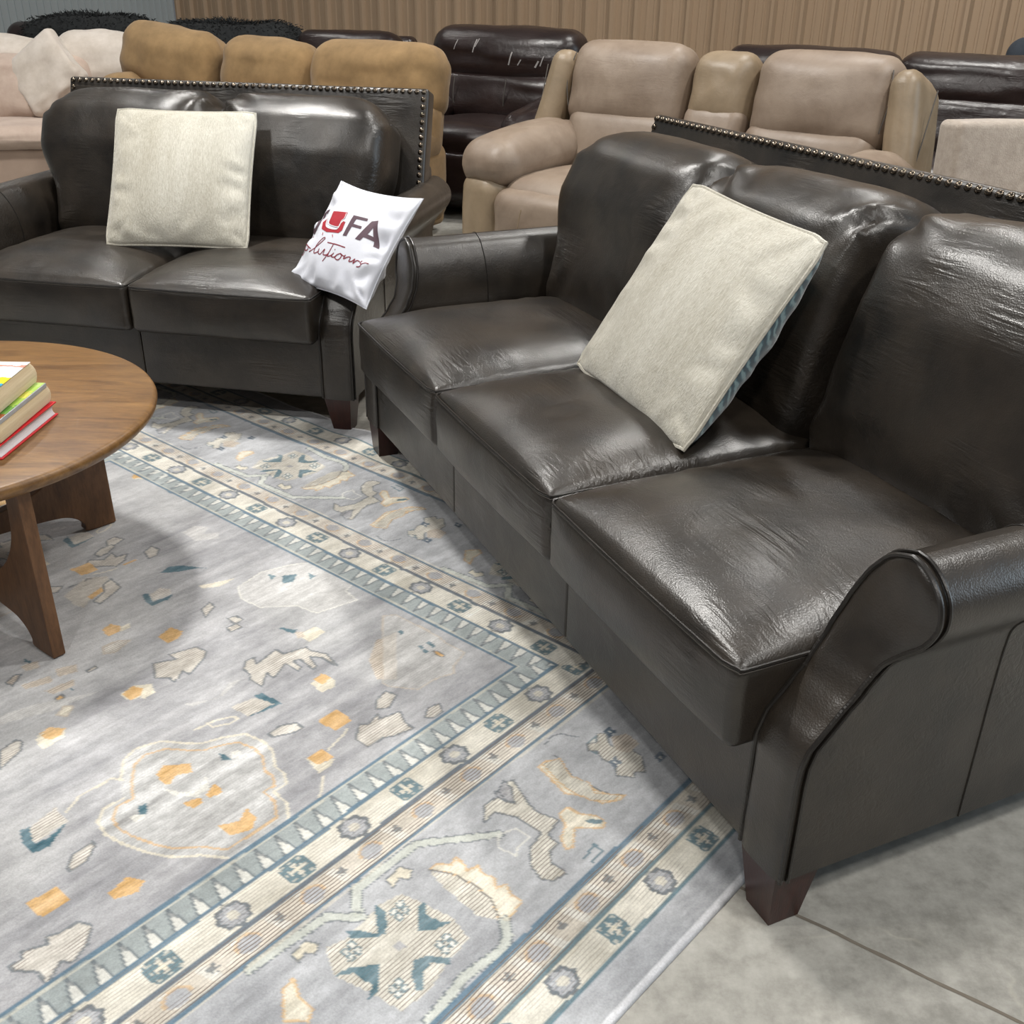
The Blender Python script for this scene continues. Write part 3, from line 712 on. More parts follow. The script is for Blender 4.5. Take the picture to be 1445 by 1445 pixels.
BORD=[('h','-',6,[718,265,750,277,831,266,874,277,882,313,894,376,880,426,836,430,775,445,715,440,710,394,691,316]),
('t','-',6,[761,265,776,280,790,309,805,289,827,261,831,282,812,308,798,317,787,313,756,282]),
('t','-',6,[874,318,890,321,869,342,873,357,876,370,889,382,857,373,838,354]),
('t','-',6,[791,388,814,400,834,428,827,440,808,413,789,415,763,439,755,432,768,410]),
('t','-',6,[692,318,715,320,752,353,717,388,695,387,718,371,714,348,715,335]),
('w','t',4,[843,300,836,303,831,297,834,290,841,287,846,292]),
('w','t',4,[861,297,853,299,849,294,852,286,859,284,864,289]),
('w','t',4,[858,312,851,315,847,310,850,302,857,299,861,305]),
('w','t',4,[842,314,834,317,830,312,833,304,840,301,844,307]),
('w','t',4,[736,301,730,303,726,298,728,291,735,288,739,293]),
('w','t',4,[753,298,746,300,742,295,744,288,751,285,755,290]),
('w','t',4,[751,312,744,315,740,310,743,303,749,300,753,305]),
('w','t',4,[736,314,729,317,725,312,727,305,734,302,738,307]),
('w','t',4,[846,404,839,407,835,402,838,395,845,392,849,397]),
('w','t',4,[863,402,856,404,852,399,855,392,862,390,866,395]),
('w','t',4,[861,417,854,419,850,414,853,407,860,405,864,410]),
('w','t',4,[845,418,838,420,834,415,836,408,843,406,848,411]),
('w','t',4,[738,406,731,408,727,404,730,397,736,395,740,400]),
('w','t',4,[753,404,747,406,743,402,745,395,752,393,756,397]),
('w','t',4,[752,418,745,420,741,415,744,409,750,407,754,411]),
('w','t',4,[737,419,731,421,727,417,729,410,735,408,739,412]),
('g','-',6,[789,342,804,345,805,361,789,360]),
('h','-',6,[941,279,962,312,967,358,963,400,939,436,924,405,932,320]),
('c','o',5,[942,275,963,278,977,297,994,290,993,315,983,328,1006,331,998,350,1003,373,988,390,1006,397,993,419,997,440,949,449,944,433,965,398,969,357,963,311,946,279]),
('-','d',4,[944,277,963,311,969,357,965,398,944,433]),
('c','d',4,[878,236,915,232,925,255,905,267,896,251,873,258]),
('c','d',4,[674,235,705,231,715,252,699,263,690,249,671,256]),
('-','C',9,[1087,312,1044,276,972,216,830,212,799,251]),
('-','C',9,[613,208,676,212,758,219,796,263]),
('-','C',9,[945,445,926,469,900,480,824,470,792,475,731,481]),
('c','o',5,[624,277,648,272,633,301,630,337,614,347,603,334,590,319]),
('h','d',5,[1125,242,1153,245,1173,247,1197,229,1212,238,1183,301,1176,328,1186,371,1178,372,1143,379,1139,407,1115,406,1094,426,1096,452,1091,460,1065,453,1054,435,1067,401,1099,375,1138,367,1142,310,1124,269,1091,273]),
('g','d',4,[1167,232,1176,242,1168,284,1158,266,1158,244]),
('c','o',5,[1198,361,1222,359,1222,388,1238,413,1236,438,1221,441,1189,405,1149,431,1137,424,1151,402,1185,387]),
('t','-',6,[1214,406,1226,413,1239,432,1226,433,1216,417]),
('c','o',5,[1259,292,1282,304,1292,322,1290,365,1303,402,1318,422,1302,423,1273,403,1262,362,1261,325]),
('-','d',4,[1291,306,1294,363,1303,402,1318,419]),
('-','t',5,[1138,463,1180,455,1176,475,1143,478]),
('-','w',5,[1085,312,1119,325,1119,358,1085,358,1067,369,1062,332,1085,312]),
('g','d',4,[1200,225,1194,249,1167,279,1162,262,1171,236]),
('c','o',5,[1273,250,1296,250,1318,270,1297,304,1290,334,1295,371,1267,369,1248,335,1266,281]),
('-','d',4,[1321,253,1305,294,1291,323,1299,369]),
('w','t',4,[1396,277,1422,278,1378,311,1382,289]),
('h','d',4,[1391,279,1409,291,1432,275,1444,288,1417,317,1438,349,1432,383,1398,414,1384,399,1372,408,1353,379,1380,356,1373,331,1387,307,1376,294]),
('s','-',6,[1442,303,1472,321,1461,359,1422,356,1415,331]),
('n','-',6,[1462,301,1455,301,1450,299,1444,302,1437,301,1440,295,1444,290,1442,285,1445,279,1452,280,1456,282,1463,279,1469,280,1465,287,1463,291,1465,297]),
('w','-',6,[1455,293,1450,294,1449,291,1453,287,1457,288,1456,292]),
('n','-',6,[1392,364,1385,364,1381,361,1375,364,1368,364,1370,357,1374,353,1372,349,1375,343,1382,344,1386,346,1392,343,1398,344,1394,351,1392,354,1394,360]),
('w','-',6,[1385,356,1380,357,1379,354,1383,351,1386,351,1386,355]),
('n','-',6,[1464,422,1457,422,1452,419,1446,422,1439,421,1442,415,1446,411,1444,406,1447,401,1454,402,1458,404,1464,401,1470,403,1467,409,1464,413,1466,418]),
('w','-',6,[1456,414,1452,415,1451,412,1455,409,1458,409,1457,413]),
('-','d',4,[1336,217,1361,211,1381,218,1396,252]),
('h','o',4,[1286,248,1321,265,1294,312,1301,350,1286,377,1315,418,1291,415,1266,384,1259,339,1268,298])]

def axis_mix(a, f0, f1, b, fine, coarse):
    L = []
    if f0 > a: L += list(np.linspace(a, f0, max(2, int((f0 - a) / coarse)), endpoint=False))
    L += list(np.linspace(f0, f1, int((f1 - f0) / fine), endpoint=False))
    L += list(np.linspace(f1, b, max(2, int((b - f1) / coarse)))) if b > f1 else [f1]
    return np.array(L)
O_EDGE = .690
mA = axis_mix(-1.5, .28, 2.19, 2.19, .0037, .03); oA_ = np.concatenate([np.linspace(-2.36, -1.30, 150, endpoint=False), axis_mix(-1.30, -1.30, O_EDGE, O_EDGE, .0037, .03)])
GM, GO = np.meshgrid(mA, oA_, indexing='ij')
rng = np.random.default_rng(4)
def vnoise(x, y):
    T = rng.random((64, 64)); xi = np.floor(x).astype(int); yi = np.floor(y).astype(int); fx = x - xi; fy = y - yi
    fx = fx * fx * (3 - 2 * fx); fy = fy * fy * (3 - 2 * fy); t = lambda a, b: T[a % 64, b % 64]
    return (t(xi, yi) * (1 - fx) + t(xi + 1, yi) * fx) * (1 - fy) + (t(xi, yi + 1) * (1 - fx) + t(xi + 1, yi + 1) * fx) * fy
def fbm(x, y, o=4):
    s = 0; a = .5
    for k in range(o): s = s + a * vnoise(x * 2 ** k, y * 2 ** k); a *= .55
    return s
PAL = {'g': (.305, .305, .318), 'b': (.51, .48, .43), 'c': (.60, .555, .45), 'o': (.56, .345, .135), 't': (.066, .140, .175), 'p': (.52, .51, .49), 'w': (.60, .59, .545),
       's': (.46, .40, .33), 'm': (.42, .42, .415), 'd': (.105, .125, .14), 'h': (.52, .495, .43), 'C': (.50, .52, .46), 'n': (.060, .095, .135), 'B': (.072, .140, .20), 'r': (.42, .335, .28), 'k': (.355, .362, .378), 'G': (.27, .30, .30)}
PAL = {k: np.array(v) for k, v in PAL.items()}
st = fbm(GM * 3, GO * 40); bl = fbm(GM * 7 + 9, GO * 7); sp = fbm(GM * 60, GO * 160, 2); br = fbm(GM * 2.2 + 3, GO * 2.2 + 5)
col = np.zeros(GM.shape + (3,)); hatch = np.zeros(GM.shape)
base = PAL['g'] + (bl[..., None] - .45) * np.array([.20, .20, .20]) + (st[..., None] - .45) * np.array([.20, .195, .185])
pale = np.clip((br - .50) * 6, 0, 1)[..., None]
base = base * (1 - .5 * pale) + PAL['m'] * .5 * pale
col[:] = base
oA = GO; oB = GM - 1.5; oC = -1.67 - GO; oD = -.81 - GM
O = np.maximum(np.maximum(oA, oB), np.maximum(oC, oD))
onA = (oA >= oB) & (oA >= oC); A_ = np.where(onA | (oC >= oB), GM, GO)     # coordinate that runs along the border
wob = .0025 * (fbm(A_ * 6, O * 2) - .5) * 2; Ow = O + wob
def put(mask, c, k=1.):
    mask = mask.astype(float)[..., None] * k
    if isinstance(c, str): c = PAL[c]
    col[:] = col * (1 - mask) + c * mask
def hset(mask, v): hatch[mask] = v
FLW = .098; per = .1325
def band(a, b): return (Ow >= a) & (Ow < b)
cream = PAL['h'] * 1.06 + (bl[..., None] - .45) * .30 + (st[..., None] - .45) * .18
# guard stripe of teeth
put(band(0, .066), PAL['G'] + (bl[..., None] - .45) * .15)
tp = .0443; ph = ((A_ + .004) / tp) % 1 - .5; tt = Ow / .066
sl_ = ph + (tt - .5) * .18
put(band(.004, .062) & (np.abs(sl_) < .30 * (tt - .12)) & (tt > .15), 'w', .8)
put(band(.008, .064) & (np.abs(np.abs(sl_) - .34 * (tt - .1)) < .05), 'd', .75)
put(band(.008, .03) & (np.abs(sl_) < .05), 'd', .6)
ph2 = ((A_ + .004) / tp + .5) % 1 - .5
put(band(.02, .060) & (np.abs(ph2 + (tt - .5) * .18) < .17) & (np.abs(tt - .55) < .3), 'G', .6)
# cream flower stripe, rust stripe, outer repeats
for a, b in ((.066, .137), (.558, .622)): put(band(a, b), cream); hset(band(a, b), .35)
for a, b in ((.137, .196), (.493, .558)):
    rs = cream * .72 + .28 * PAL['r']; put(band(a, b), rs); hset(band(a, b), 1.)
    w_ = (A_ / .066) % 1; put(band(a + .008, b - .008) & (np.abs(w_ - .5 - (Ow - a) * 4) < .13), 'w', .8)
def flowers(o0, a0, period, r, dark_first):
    k = np.round((A_ - a0) / period); dx = A_ - a0 - k * period; dy = Ow - o0
    ev = (k.astype(int) % 2 == 0) == dark_first
    R_ = np.hypot(dx, dy * 1.05); th_ = np.arctan2(dy, dx); pet = r * (.92 + .08 * np.cos(8 * th_))
    sq = np.maximum(np.abs(dx), np.abs(dy) * 1.1)
    put(ev & (sq < r * .95) & (R_ < r * 1.12), 't', .9); put(ev & (R_ < r * .55) & (np.cos(4 * th_) > -.2), 'h'); put(ev & (R_ < r * .22), 'c')
    put(ev & (np.abs(sq - r * .72) < .0022) & (np.cos(8 * th_) > .2), 'h', .7)
    put(~ev & (R_ < pet * 1.06), 'k'); put(~ev & (np.abs(R_ - pet * 1.02) < .0038), 'd', .9); put(~ev & (R_ < r * .38), 'h'); put(~ev & (R_ > r * .45) & (R_ < r * .9) & (np.abs(np.sin(4 * th_)) < .25), 'd', .45)
flowers(.102, .794, per, .0285, True); flowers(.590, .78, .135, .027, True)
for o0, a0 in ((.167, .775), (.526, .80)):
    k = np.round((A_ - a0) / .066); dx = A_ - a0 - k * .066; dy = Ow - o0; ev = k.astype(int) % 2 == 0
    Rb = np.hypot(dx / 1.25, dy); put(ev & (Rb < .0175), 'k'); put(ev & (np.abs(Rb - .0175) < .0025) & (dy < .004), 'o', .55)
    Rs = np.hypot(dx, dy + .004); put(~ev & (Rs < .0085 + .003 * np.cos(5 * np.arctan2(dy, dx))), 'd', .8)
# polygons and lines traced in rug millimetres: m along, o across
def inside(P, X, Y):
    c = np.zeros(X.shape, bool); n = len(P)
    for i in range(n):
        x1, y1 = P[i]; x2, y2 = P[i - 1]
        if y1 == y2: continue
        c ^= ((y1 > Y) != (y2 > Y)) & (X < (x2 - x1) * (Y - y1) / (y2 - y1) + x1)
    return c
def dist_path(P, X, Y, closed):
    d = np.full(X.shape, 9.)
    for i in range(len(P) if closed else len(P) - 1):
        x1, y1 = P[i]; x2, y2 = P[(i + 1) % len(P)]; L2 = (x2 - x1) ** 2 + (y2 - y1) ** 2 + 1e-12
        t = np.clip(((X - x1) * (x2 - x1) + (Y - y1) * (y2 - y1)) / L2, 0, 1)
        d = np.minimum(d, np.hypot(X - x1 - t * (x2 - x1), Y - y1 - t * (y2 - y1)))
    return d
def stamp(L, fx, mask):
    for f, o, w, a in L:
        P = [fx(a[i] / 1000, a[i + 1] / 1000) for i in range(0, len(a), 2)]
        xs = [p[0] for p in P]; ys = [p[1] for p in P]; e = .012
        i0, i1 = np.searchsorted(mA, [min(xs) - e, max(xs) + e]); j0, j1 = np.searchsorted(oA_, [min(ys) - e, max(ys) + e])
        if i1 <= i0 or j1 <= j0: continue
        sl = np.s_[i0:i1, j0:j1]; X, Y = GM[sl] + wob[sl], GO[sl] + wob[sl]; mk = mask[sl]
        closed = f != '-' or len(P) > 8 and o == 'o'
        if o == 'c' and len(P) > 20: closed = False
        if f != '-':
            ins_ = inside(P, X, Y) & mk; c0 = PAL[f] + (st[sl][..., None] - .45) * (.45 if f == 'm' else .22) + (sp[sl][..., None] - .5) * .12
            cc = col[sl]; kk = ins_[..., None] * (.92 if f != 'p' else .55); col[sl] = cc * (1 - kk) + c0 * kk
            hh = hatch[sl]; hh[ins_] = .7 if f in 'hbs' else .15
        if o != '-':
            oc = 'd' if o == 'C' else o
            dd = dist_path(P, X, Y, closed); ww = w / 1000
            if o == 'C':
                k1 = ((dd < .009) & mk)[..., None] * .7; col[sl] = col[sl] * (1 - k1) + PAL['C'] * k1
                ln = (np.abs(dd - .009) < .0024) & (((X + Y) * 110) % 1 < .62) & mk
            else: ln = (dd < ww * .42) & mk
            k1 = ln[..., None] * (.8 if oc != 'o' else .65); col[sl] = col[sl] * (1 - k1) + PAL[oc] * k1
field = O < -.004
put(band(.196, .493), PAL['k'] * .96 + (bl[..., None] - .45) * .20 + (st[..., None] - .45) * .08)
stamp(FIELD, lambda m, o: (m, o), field)
# the same woven flowers repeated over the part of the field that the table covers
stamp(FIELD[14:60], lambda m, o: (m * .9 - .95, o * .9 - .25), field & (GM < .25))
stamp(FIELD[14:60], lambda m, o: (-m + 2.2, o - .95), field & (GO < -1.05))
majA = band(.197, .492) & onA; majB = band(.197, .492) & ~onA & (oB >= oC)
stamp(BORD, lambda m, o: (m, o), majA)
stamp(BORD, lambda m, o: (m - 1.02, o), majA & (GM < .55))
for off in (-1.221, -.241, -2.15): stamp(BORD, lambda m, o: (1.5 + o, m - .794 + off), majB)
for o0, w, c in ((0, .0085, 'B'), (.066, .010, 'B'), (.137, .011, 'n'), (.196, .0085, 'B'), (.493, .013, 'B'), (.558, .010, 't'), (.622, .010, 't')):
    put(np.abs(Ow - o0) < w / 2, c, .88)
    put(np.abs(Ow - o0 - w * .8) < .0022, 'c', .45)
put(O > .626, PAL['k'] * .98 + (bl[..., None] - .45) * .16 + (st[..., None] - .45) * .10)
put(O > .682, (.62, .62, .64), .9)
# abrash, fine mottling of the pile, traffic bleaching
col *= (1 + (bl[..., None] - .45) * .45 + (st[..., None] - .45) * .25) * (1 + (sp[..., None] - .48) * .42)
hatch *= np.clip((fbm(GM * 14 + 2, GO * 30) - .30) * 4, .15, 1)
col = np.clip(col * 1.10, .01, .9)
zz = .0065 + .0012 * (fbm(GM * 5, GO * 5) - .5)
# ripples of the loose far edge, a pressed fold line
far = np.clip((GM - 1.9) / .29, 0, 1) ** 2 * np.clip(1 - np.abs(GO + .95) / .9, 0, 1)
zz = zz + far * .010 * (np.sin(GO * 21 + 3 * fbm(GO * 3, GM * 2)) + 1)
fold = np.array([[.826, -.548], [.66, -.30]])
def worldxy(m, o): return m * UM[0] + (o - 1.236) * UN[0], m * UM[1] + (o - 1.236) * UN[1]
XX, YY = worldxy(GM + .004 * np.sin(GO * 9) * (O > .6), GO + .006 * np.sin(GM * 5.1 + .8) * np.clip((O - .55) / .14, 0, 1))
nm_i, nm_j = GM.shape
verts = np.stack([XX, YY, zz], -1).reshape(-1, 3)
idx = np.arange(nm_i * nm_j).reshape(nm_i, nm_j)
quads = np.stack([idx[:-1, :-1], idx[1:, :-1], idx[1:, 1:], idx[:-1, 1:]], -1).reshape(-1, 4)
# bound rim
rim = np.concatenate([idx[:, 0], idx[-1, 1:], idx[-2::-1, -1], idx[0, -2:0:-1]])
rv = verts[rim].copy(); ctr = verts.mean(0); out = (rv - ctr); out[:, 2] = 0; out /= np.linalg.norm(out, axis=1)[:, None]
rv += out * .004; rv[:, 2] = .0008
nb0 = len(verts); verts = np.concatenate([verts, rv]); k = np.arange(len(rim)); k2 = (k + 1) % len(rim)
quads = np.concatenate([quads, np.stack([rim[k], nb0 + k, nb0 + k2, rim[k2]], -1)])
me = bpy.data.meshes.new('rug'); me.vertices.add(len(verts)); me.vertices.foreach_set('co', verts.astype(np.float32).ravel())
me.loops.add(quads.size); me.loops.foreach_set('vertex_index', quads.astype(np.int32).ravel())
me.polygons.add(len(quads)); me.polygons.foreach_set('loop_start', np.arange(0, quads.size, 4, dtype=np.int32)); me.polygons.foreach_set('use_smooth', np.ones(len(quads), bool))
me.update(calc_edges=True)
rc = col.reshape(-1, 3); rc = np.concatenate([rc, np.tile(PAL['k'] * .9, (len(rim), 1))]); ha = np.concatenate([hatch.ravel(), np.zeros(len(rim))])
at = me.color_attributes.new('pattern', 'FLOAT_COLOR', 'POINT'); at.data.foreach_set('color', np.concatenate([rc, ha[:, None]], 1).astype(np.float32).ravel())
m, nt, b = new_mat('knotted_rug')
an = nt.nodes.new('ShaderNodeAttribute'); an.attribute_name = 'pattern'
tc = nt.nodes.new('ShaderNodeTexCoord'); mp = nt.nodes.new('ShaderNodeMapping'); mp.inputs['Rotation'].default_value = (0, 0, -RT); nt.links.new(tc.outputs['Object'], mp.inputs['Vector'])
wv = nt.nodes.new('ShaderNodeTexWave'); wv.wave_type = 'BANDS'; wv.bands_direction = 'Y'; wv.inputs['Scale'].default_value = 47.; wv.inputs['Distortion'].default_value = 2.2; wv.inputs['Detail'].default_value = 3; wv.inputs['Detail Scale'].default_value = .5
nt.links.new(mp.outputs[0], wv.inputs['Vector'])
rw = ramp(nt, wv.outputs['Fac'], [(.12, (1, 1, 1)), (.42, (0, 0, 0))])
mm = N(nt, 'ShaderNodeMath', operation='MULTIPLY'); nt.links.new(rw.outputs[0], mm.inputs[0]); nt.links.new(an.outputs['Alpha'], mm.inputs[1])
mm2 = N(nt, 'ShaderNodeMath', operation='MULTIPLY'); mm2.inputs[1].default_value = .78; nt.links.new(mm.outputs[0], mm2.inputs[0])
mx = N(nt, 'ShaderNodeMix', data_type='RGBA'); nt.links.new(mm2.outputs[0], mx.inputs[0]); nt.links.new(an.outputs['Color'], mx.inputs[6]); mx.inputs[7].default_value = (.15, .11, .09, 1)
ns = noise_t(nt, mp.outputs[0], 260, 2, .6)
hv = N(nt, 'ShaderNodeHueSaturation'); mr = N(nt, 'ShaderNodeMapRange'); mr.inputs['To Min'].default_value = .74; mr.inputs['To Max'].default_value = 1.24
nt.links.new(ns, mr.inputs['Value']); nt.links.new(mr.outputs[0], hv.inputs['Value']); nt.links.new(mx.outputs[2], hv.inputs['Color'])
nt.links.new(hv.outputs[0], b.inputs['Base Color']); b.inputs['Roughness'].default_value = .85; b.inputs['Sheen Weight'].default_value = .35
nb = bump(nt, ns, .35, .003); nt.links.new(nb, b.inputs['Normal'])
me.materials.append(m); rug = bpy.data.objects.new('rug', me); C.objects.link(rug)
tag(rug, 'large grey hand-knotted rug with cream, teal and gold border on the concrete floor', 'rug')
# ------------------------------------------------------------------ furniture in the rows behind
def puff(mag, seed=0, wr=.006):
    def fn(x, y, z):
        ex, ey, ez = (max(0, 1 - abs(t) ** 2.5) for t in (x, y, z))
        w = wr * nz(x * 2.4 + seed, y * 2.4, z * 2.4 + seed)
        return (mag[0] * x * ey * ez + w * .4, mag[1] * math.copysign(1, y) * ex * ez * min(1, abs(y) * 1.6) + w, mag[2] * math.copysign(1, z) * ex * ey * min(1, abs(z) * 1.6) + w)
    return fn
def part(t, name, mat, size, r, c, rot=None, mag=(0, 0, 0), seed=0, n=(10, 6, 10), wr=.006):
    return MB().add(*rbox(*size, r, c, rot, puff(mag, seed, wr), n)).build(name, mat, t)
def seamline(t, pts, r=.003, mat='welt', name='seam'):
    return MB().add(*tube(catmull(pts, 4), r, 5)).build(name, mat, t)

# taupe reclining loveseat with a middle console
t = thing('reclining_loveseat', 'taupe leather reclining loveseat with middle console behind the long sofa', 'sofa', (.80, 5.10, 0), math.radians(-35.5))
part(t, 'base', 'taupe', (1.86, .80, .30), .03, (0, .06, .20))
for s in (-1, 1):
    ar = part(t, 'arm', 'taupe_tan', (.24, .93, .52), .09, (s * .85, -.06, .29), None, (.02, .02, .0), s)
    part(ar, 'arm_pad', 'taupe', (.31, .74, .21), .10, (s * .835, -.13, .60), RX(4), (.02, .03, .03), s + 4)
    part(t, 'seat_cushion', 'taupe', (.60, .70, .22), .09, (s * .46, -.13, .42), None, (.0, .02, .03), s + 2)
    fp = part(t, 'footrest_panel', 'taupe', (.60, .16, .42), .07, (s * .46, -.46, .28), None, (0, .03, .0), s + 3)
    seamline(fp, [(s * .46 - .10, -.560, .42), (s * .46 - .115, -.570, .30), (s * .46 - .10, -.560, .14)], .003, 'taupe_tan')
    part(t, 'lumbar_cushion', 'taupe', (.62, .22, .42), .085, (s * .48, .19, .59), RX(-16), (0, .03, .0), s + 6)
    hc = part(t, 'headrest_cushion', 'taupe', (.66, .23, .42), .10, (s * .50, .30, .885), RX(-15), (0, .05, .015), s + 8, (14, 6, 12))
    x = s * .50
    seamline(hc, [(x + .295 * (1 if s > 0 else -1), .17, .80), (x + .315 * s, .185, .93), (x + .295 * s, .235, 1.05)], .003, 'stitch')
    part(t, 'wing', 'taupe_tan', (.13, .40, .58), .06, (s * .895, .30, .73), RX(-16) @ RY(-s * 8), (.01, .0, .02), s + 9)
    seamline(t, [(s * .955, .12, .50), (s * .975, .17, .72), (s * .985, .26, .98)], .003, 'stitch')
part(t, 'console', 'taupe', (.28, .62, .24), .04, (0, -.10, .44))
part(t, 'console_back', 'taupe_tan', (.33, .20, .36), .09, (0, .31, .895), RX(-15), (0, .03, .01), 3)
part(t, 'console_lower_back', 'taupe', (.32, .20, .42), .07, (0, .22, .64), RX(-16), (0, .02, 0), 5)
part(t, 'back_shell', 'taupe_tan', (1.80, .16, .86), .06, (0, .44, .53), RX(-9))

# camel three-seat sofa
t = thing('microfibre_sofa', 'camel brown microfibre sofa with three plump back cushions behind the loveseat', 'sofa', (-1.60, 6.60, 0), math.radians(-26.5))
part(t, 'base', 'camel', (2.2, .85, .38), .04, (0, 0, .23))
for s in (-1, 1):
    ar = part(t, 'arm', 'camel', (.22, .90, .46), .09, (s * 1.03, -.04, .30), None, (.03, .02, .0), s)
    part(ar, 'arm_pad', 'camel', (.26, .80, .22), .10, (s * 1.03, -.06, .53), None, (.02, .02, .03), s + 3)
    part(ar, 'arm_roll', 'camel', (.22, .50, .20), .09, (s * 1.02, .16, .69), None, (.02, .02, .02), s + 5)
for i, (x, w, dz, tl) in enumerate(((-.80, .74, .045, 7), (-.03, .66, .0, 3), (.74, .86, .01, 0))):
    part(t, 'seat_cushion', 'camel', (w - .06, .68, .22), .08, (x, -.10, .47), None, (0, .02, .03), i)
    part(t, 'lumbar_cushion', 'camel', (w, .26, .34), .11, (x, .22, .60), RX(-12), (0, .04, .0), i + 4)
    part(t, 'back_cushion', 'camel', (w, .28, .40), .125, (x, .30, .815 + dz), RX(-12) @ RY(tl), (.01, .05, .02), i + 8, (14, 6, 12), .012)
part(t, 'back_shell', 'camel', (2.1, .16, .80), .06, (0, .44, .50), RX(-8))

# dark recliner with worn headrest
t = thing('recliner', 'dark espresso leather recliner with scuffed headrest near the tan wall', 'recliner', (-.20, 7.28, 0), math.radians(-24)); t.scale = (1.07, 1.07, .965)
part(t, 'base', 'espresso', (.98, .82, .36), .04, (0, .02, .22))
for s in (-1, 1):
    ar = part(t, 'arm', 'espresso', (.22, .92, .52), .09, (s * .44, -.06, .30), None, (.02, .02, .0), s)
    part(ar, 'arm_pad', 'espresso', (.28, .78, .18), .085, (s * .43, -.10, .60), RX(5), (.02, .02, .03), s + 3, wr=.02)
part(t, 'seat_cushion', 'espresso', (.66, .66, .24), .09, (0, -.14, .45), None, (0, .03, .03), 1, wr=.014)
part(t, 'footrest_panel', 'espresso', (.62, .12, .32), .05, (0, -.46, .27), None, (0, .03, 0), 2)
lc = part(t, 'lumbar_cushion', 'espresso', (.90, .22, .36), .10, (.0, .21, .68), RX(-14), (0, .03, 0), 3, wr=.012)
seamline(lc, [(-.25, .055, .82), (-.265, .055, .70), (-.27, .09, .56)], .003, 'stitch'); seamline(lc, [(.10, .05, .82), (.08, .05, .70), (.06, .09, .56)], .003, 'stitch')
hc = part(t, 'headrest_cushion', 'espresso', (1.02, .26, .38), .125, (0, .30, .925), RX(-12), (.0, .045, .02), 4, (16, 6, 12), .012)
from mathutils.bvhtree import BVHTree
hb = BVHTree.FromPolygons([v.co[:] for v in hc.data.vertices], [p.vertices[:] for p in hc.data.polygons])
M['scuff'] = plain('pale_scuff', (.30, .28, .27), .8)
for k, (x, z0, z1, w) in enumerate(((-.17, .965, 1.045, .004), (-.30, .98, 1.04, .0025), (.08, .90, .98, .005), (.14, .90, .935, .004), (.25, .89, .93, .006), (.28, .90, .96, .004), (-.155, 1.0, 1.05, .003))):
    pts = []
    for j in range(6):
        q = Vector((x + .012 * nz(k, j, 1) + .02 * j / 5, -1, z0 + (z1 - z0) * j / 5)); h = hb.ray_cast(q, Vector((0, 1, 0)))[0]
        if h: pts.append(tuple(h))
    if len(pts) < 3: continue
    MB().add(*tube(pts, w, 5)).build('scuff_mark', 'scuff', hc)

# dark sofa along the right
t = thing('reclining_sofa', 'dark espresso leather sofa behind the taupe loveseat at the right edge', 'sofa', (2.30, 5.66, 0), math.radians(-35.5))
part(t, 'base', 'espresso', (2.9, .85, .38), .04, (0, 0, .23))
for i, x in enumerate((-1.0, 0., 1.0)):
    part(t, 'seat_cushion', 'espresso', (.94, .70, .22), .08, (x, -.12, .46), None, (0, .02, .03), i)
    part(t, 'lumbar_cushion', 'espresso', (.96, .24, .36), .10, (x, .20, .68), RX(-14), (0, .03, 0), i + 2, wr=.012)
    part(t, 'headrest_cushion', 'espresso', (1.02, .27, .31), .10, (x, .30, .885), RX(-12), (0, .04, .012), i + 5, (14, 6, 10), .012)
for s in (-1, 1): part(t, 'arm', 'espresso', (.24, .92, .56), .09, (s * 1.52, -.04, .32), None, (.02, .02, .0), s)
part(t, 'back_shell', 'espresso', (2.9, .16, .86), .06, (0, .43, .54), RX(-8))

# beige boucle chair seen from behind at the right edge
t = thing('accent_chair', 'beige boucle armchair with square back at the right edge behind the long sofa', 'armchair', (2.02, 4.18, 0), math.radians(12))
part(t, 'backrest', 'linen', (.74, .15, .58), .028, (0, .12, .63), RX(-3), (0, .006, 0), 2, (12, 3, 12), .004)
part(t, 'seat', 'linen', (.70, .62, .20), .05, (0, -.24, .40), None, (0, 0, .02), 1)
for s in (-1, 1): part(t, 'arm', 'linen', (.10, .66, .40), .04, (s * .39, -.20, .47), None, (0, 0, 0), s)
part(t, 'base', 'linen', (.72, .66, .28), .03, (0, -.20, .17))

# dark blue chair far right
t = thing('lounge_chair', 'dark blue fabric chair behind the dark sofa in the top right corner', 'armchair', (3.10, 6.48, 0), math.radians(-35))
part(t, 'backrest', 'denim', (.80, .18, .62), .085, (0, .25, .78), RX(-10), (0, .02, .03), 2)
part(t, 'seat', 'denim', (.74, .66, .24), .06, (0, -.14, .34), None, (0, 0, .03), 1)
for s in (-1, 1): part(t, 'arm', 'denim', (.14, .74, .54), .05, (s * .42, -.1, .30), None, (0, 0, 0), s)

# cream sofa on the left
t = thing('cream_sofa', 'cream and blush fabric sofa at the left edge behind the loveseat', 'sofa', (-3.66, 7.60, 0), math.radians(9))
part(t, 'base', 'skirt', (2.04, .84, .31), .03, (0, 0, .165))
part(t, 'seat_cushion', 'blush', (1.98, .86, .14), .065, (.0, -.04, .385), None, (0, .02, .02), 1, (24, 8, 6), .012)
for i, x in enumerate((-.62, .28)):
    part(t, 'back_cushion', 'blush', (.92, .26, .46), .12, (x, .16, .62), RX(-18), (0, .06, .01), i + 2, (16, 6, 12), .022)
part(t, 'back_roll', 'cream_sofa', (1.60, .30, .24), .115, (-.28, .36, .835), RY(2), (0, .02, .02), 6, (26, 6, 8), .03)
er = part(t, 'end_roll', 'cream_sofa', (.62, .34, .40), .16, (.76, .34, .78), None, (0, .03, .02), 9, (14, 8, 10), .016)
seamline(er, [(.97, .145, .64), (.985, .150, .78), (.97, .20, .945)], .005, 'white_print', 'piping')
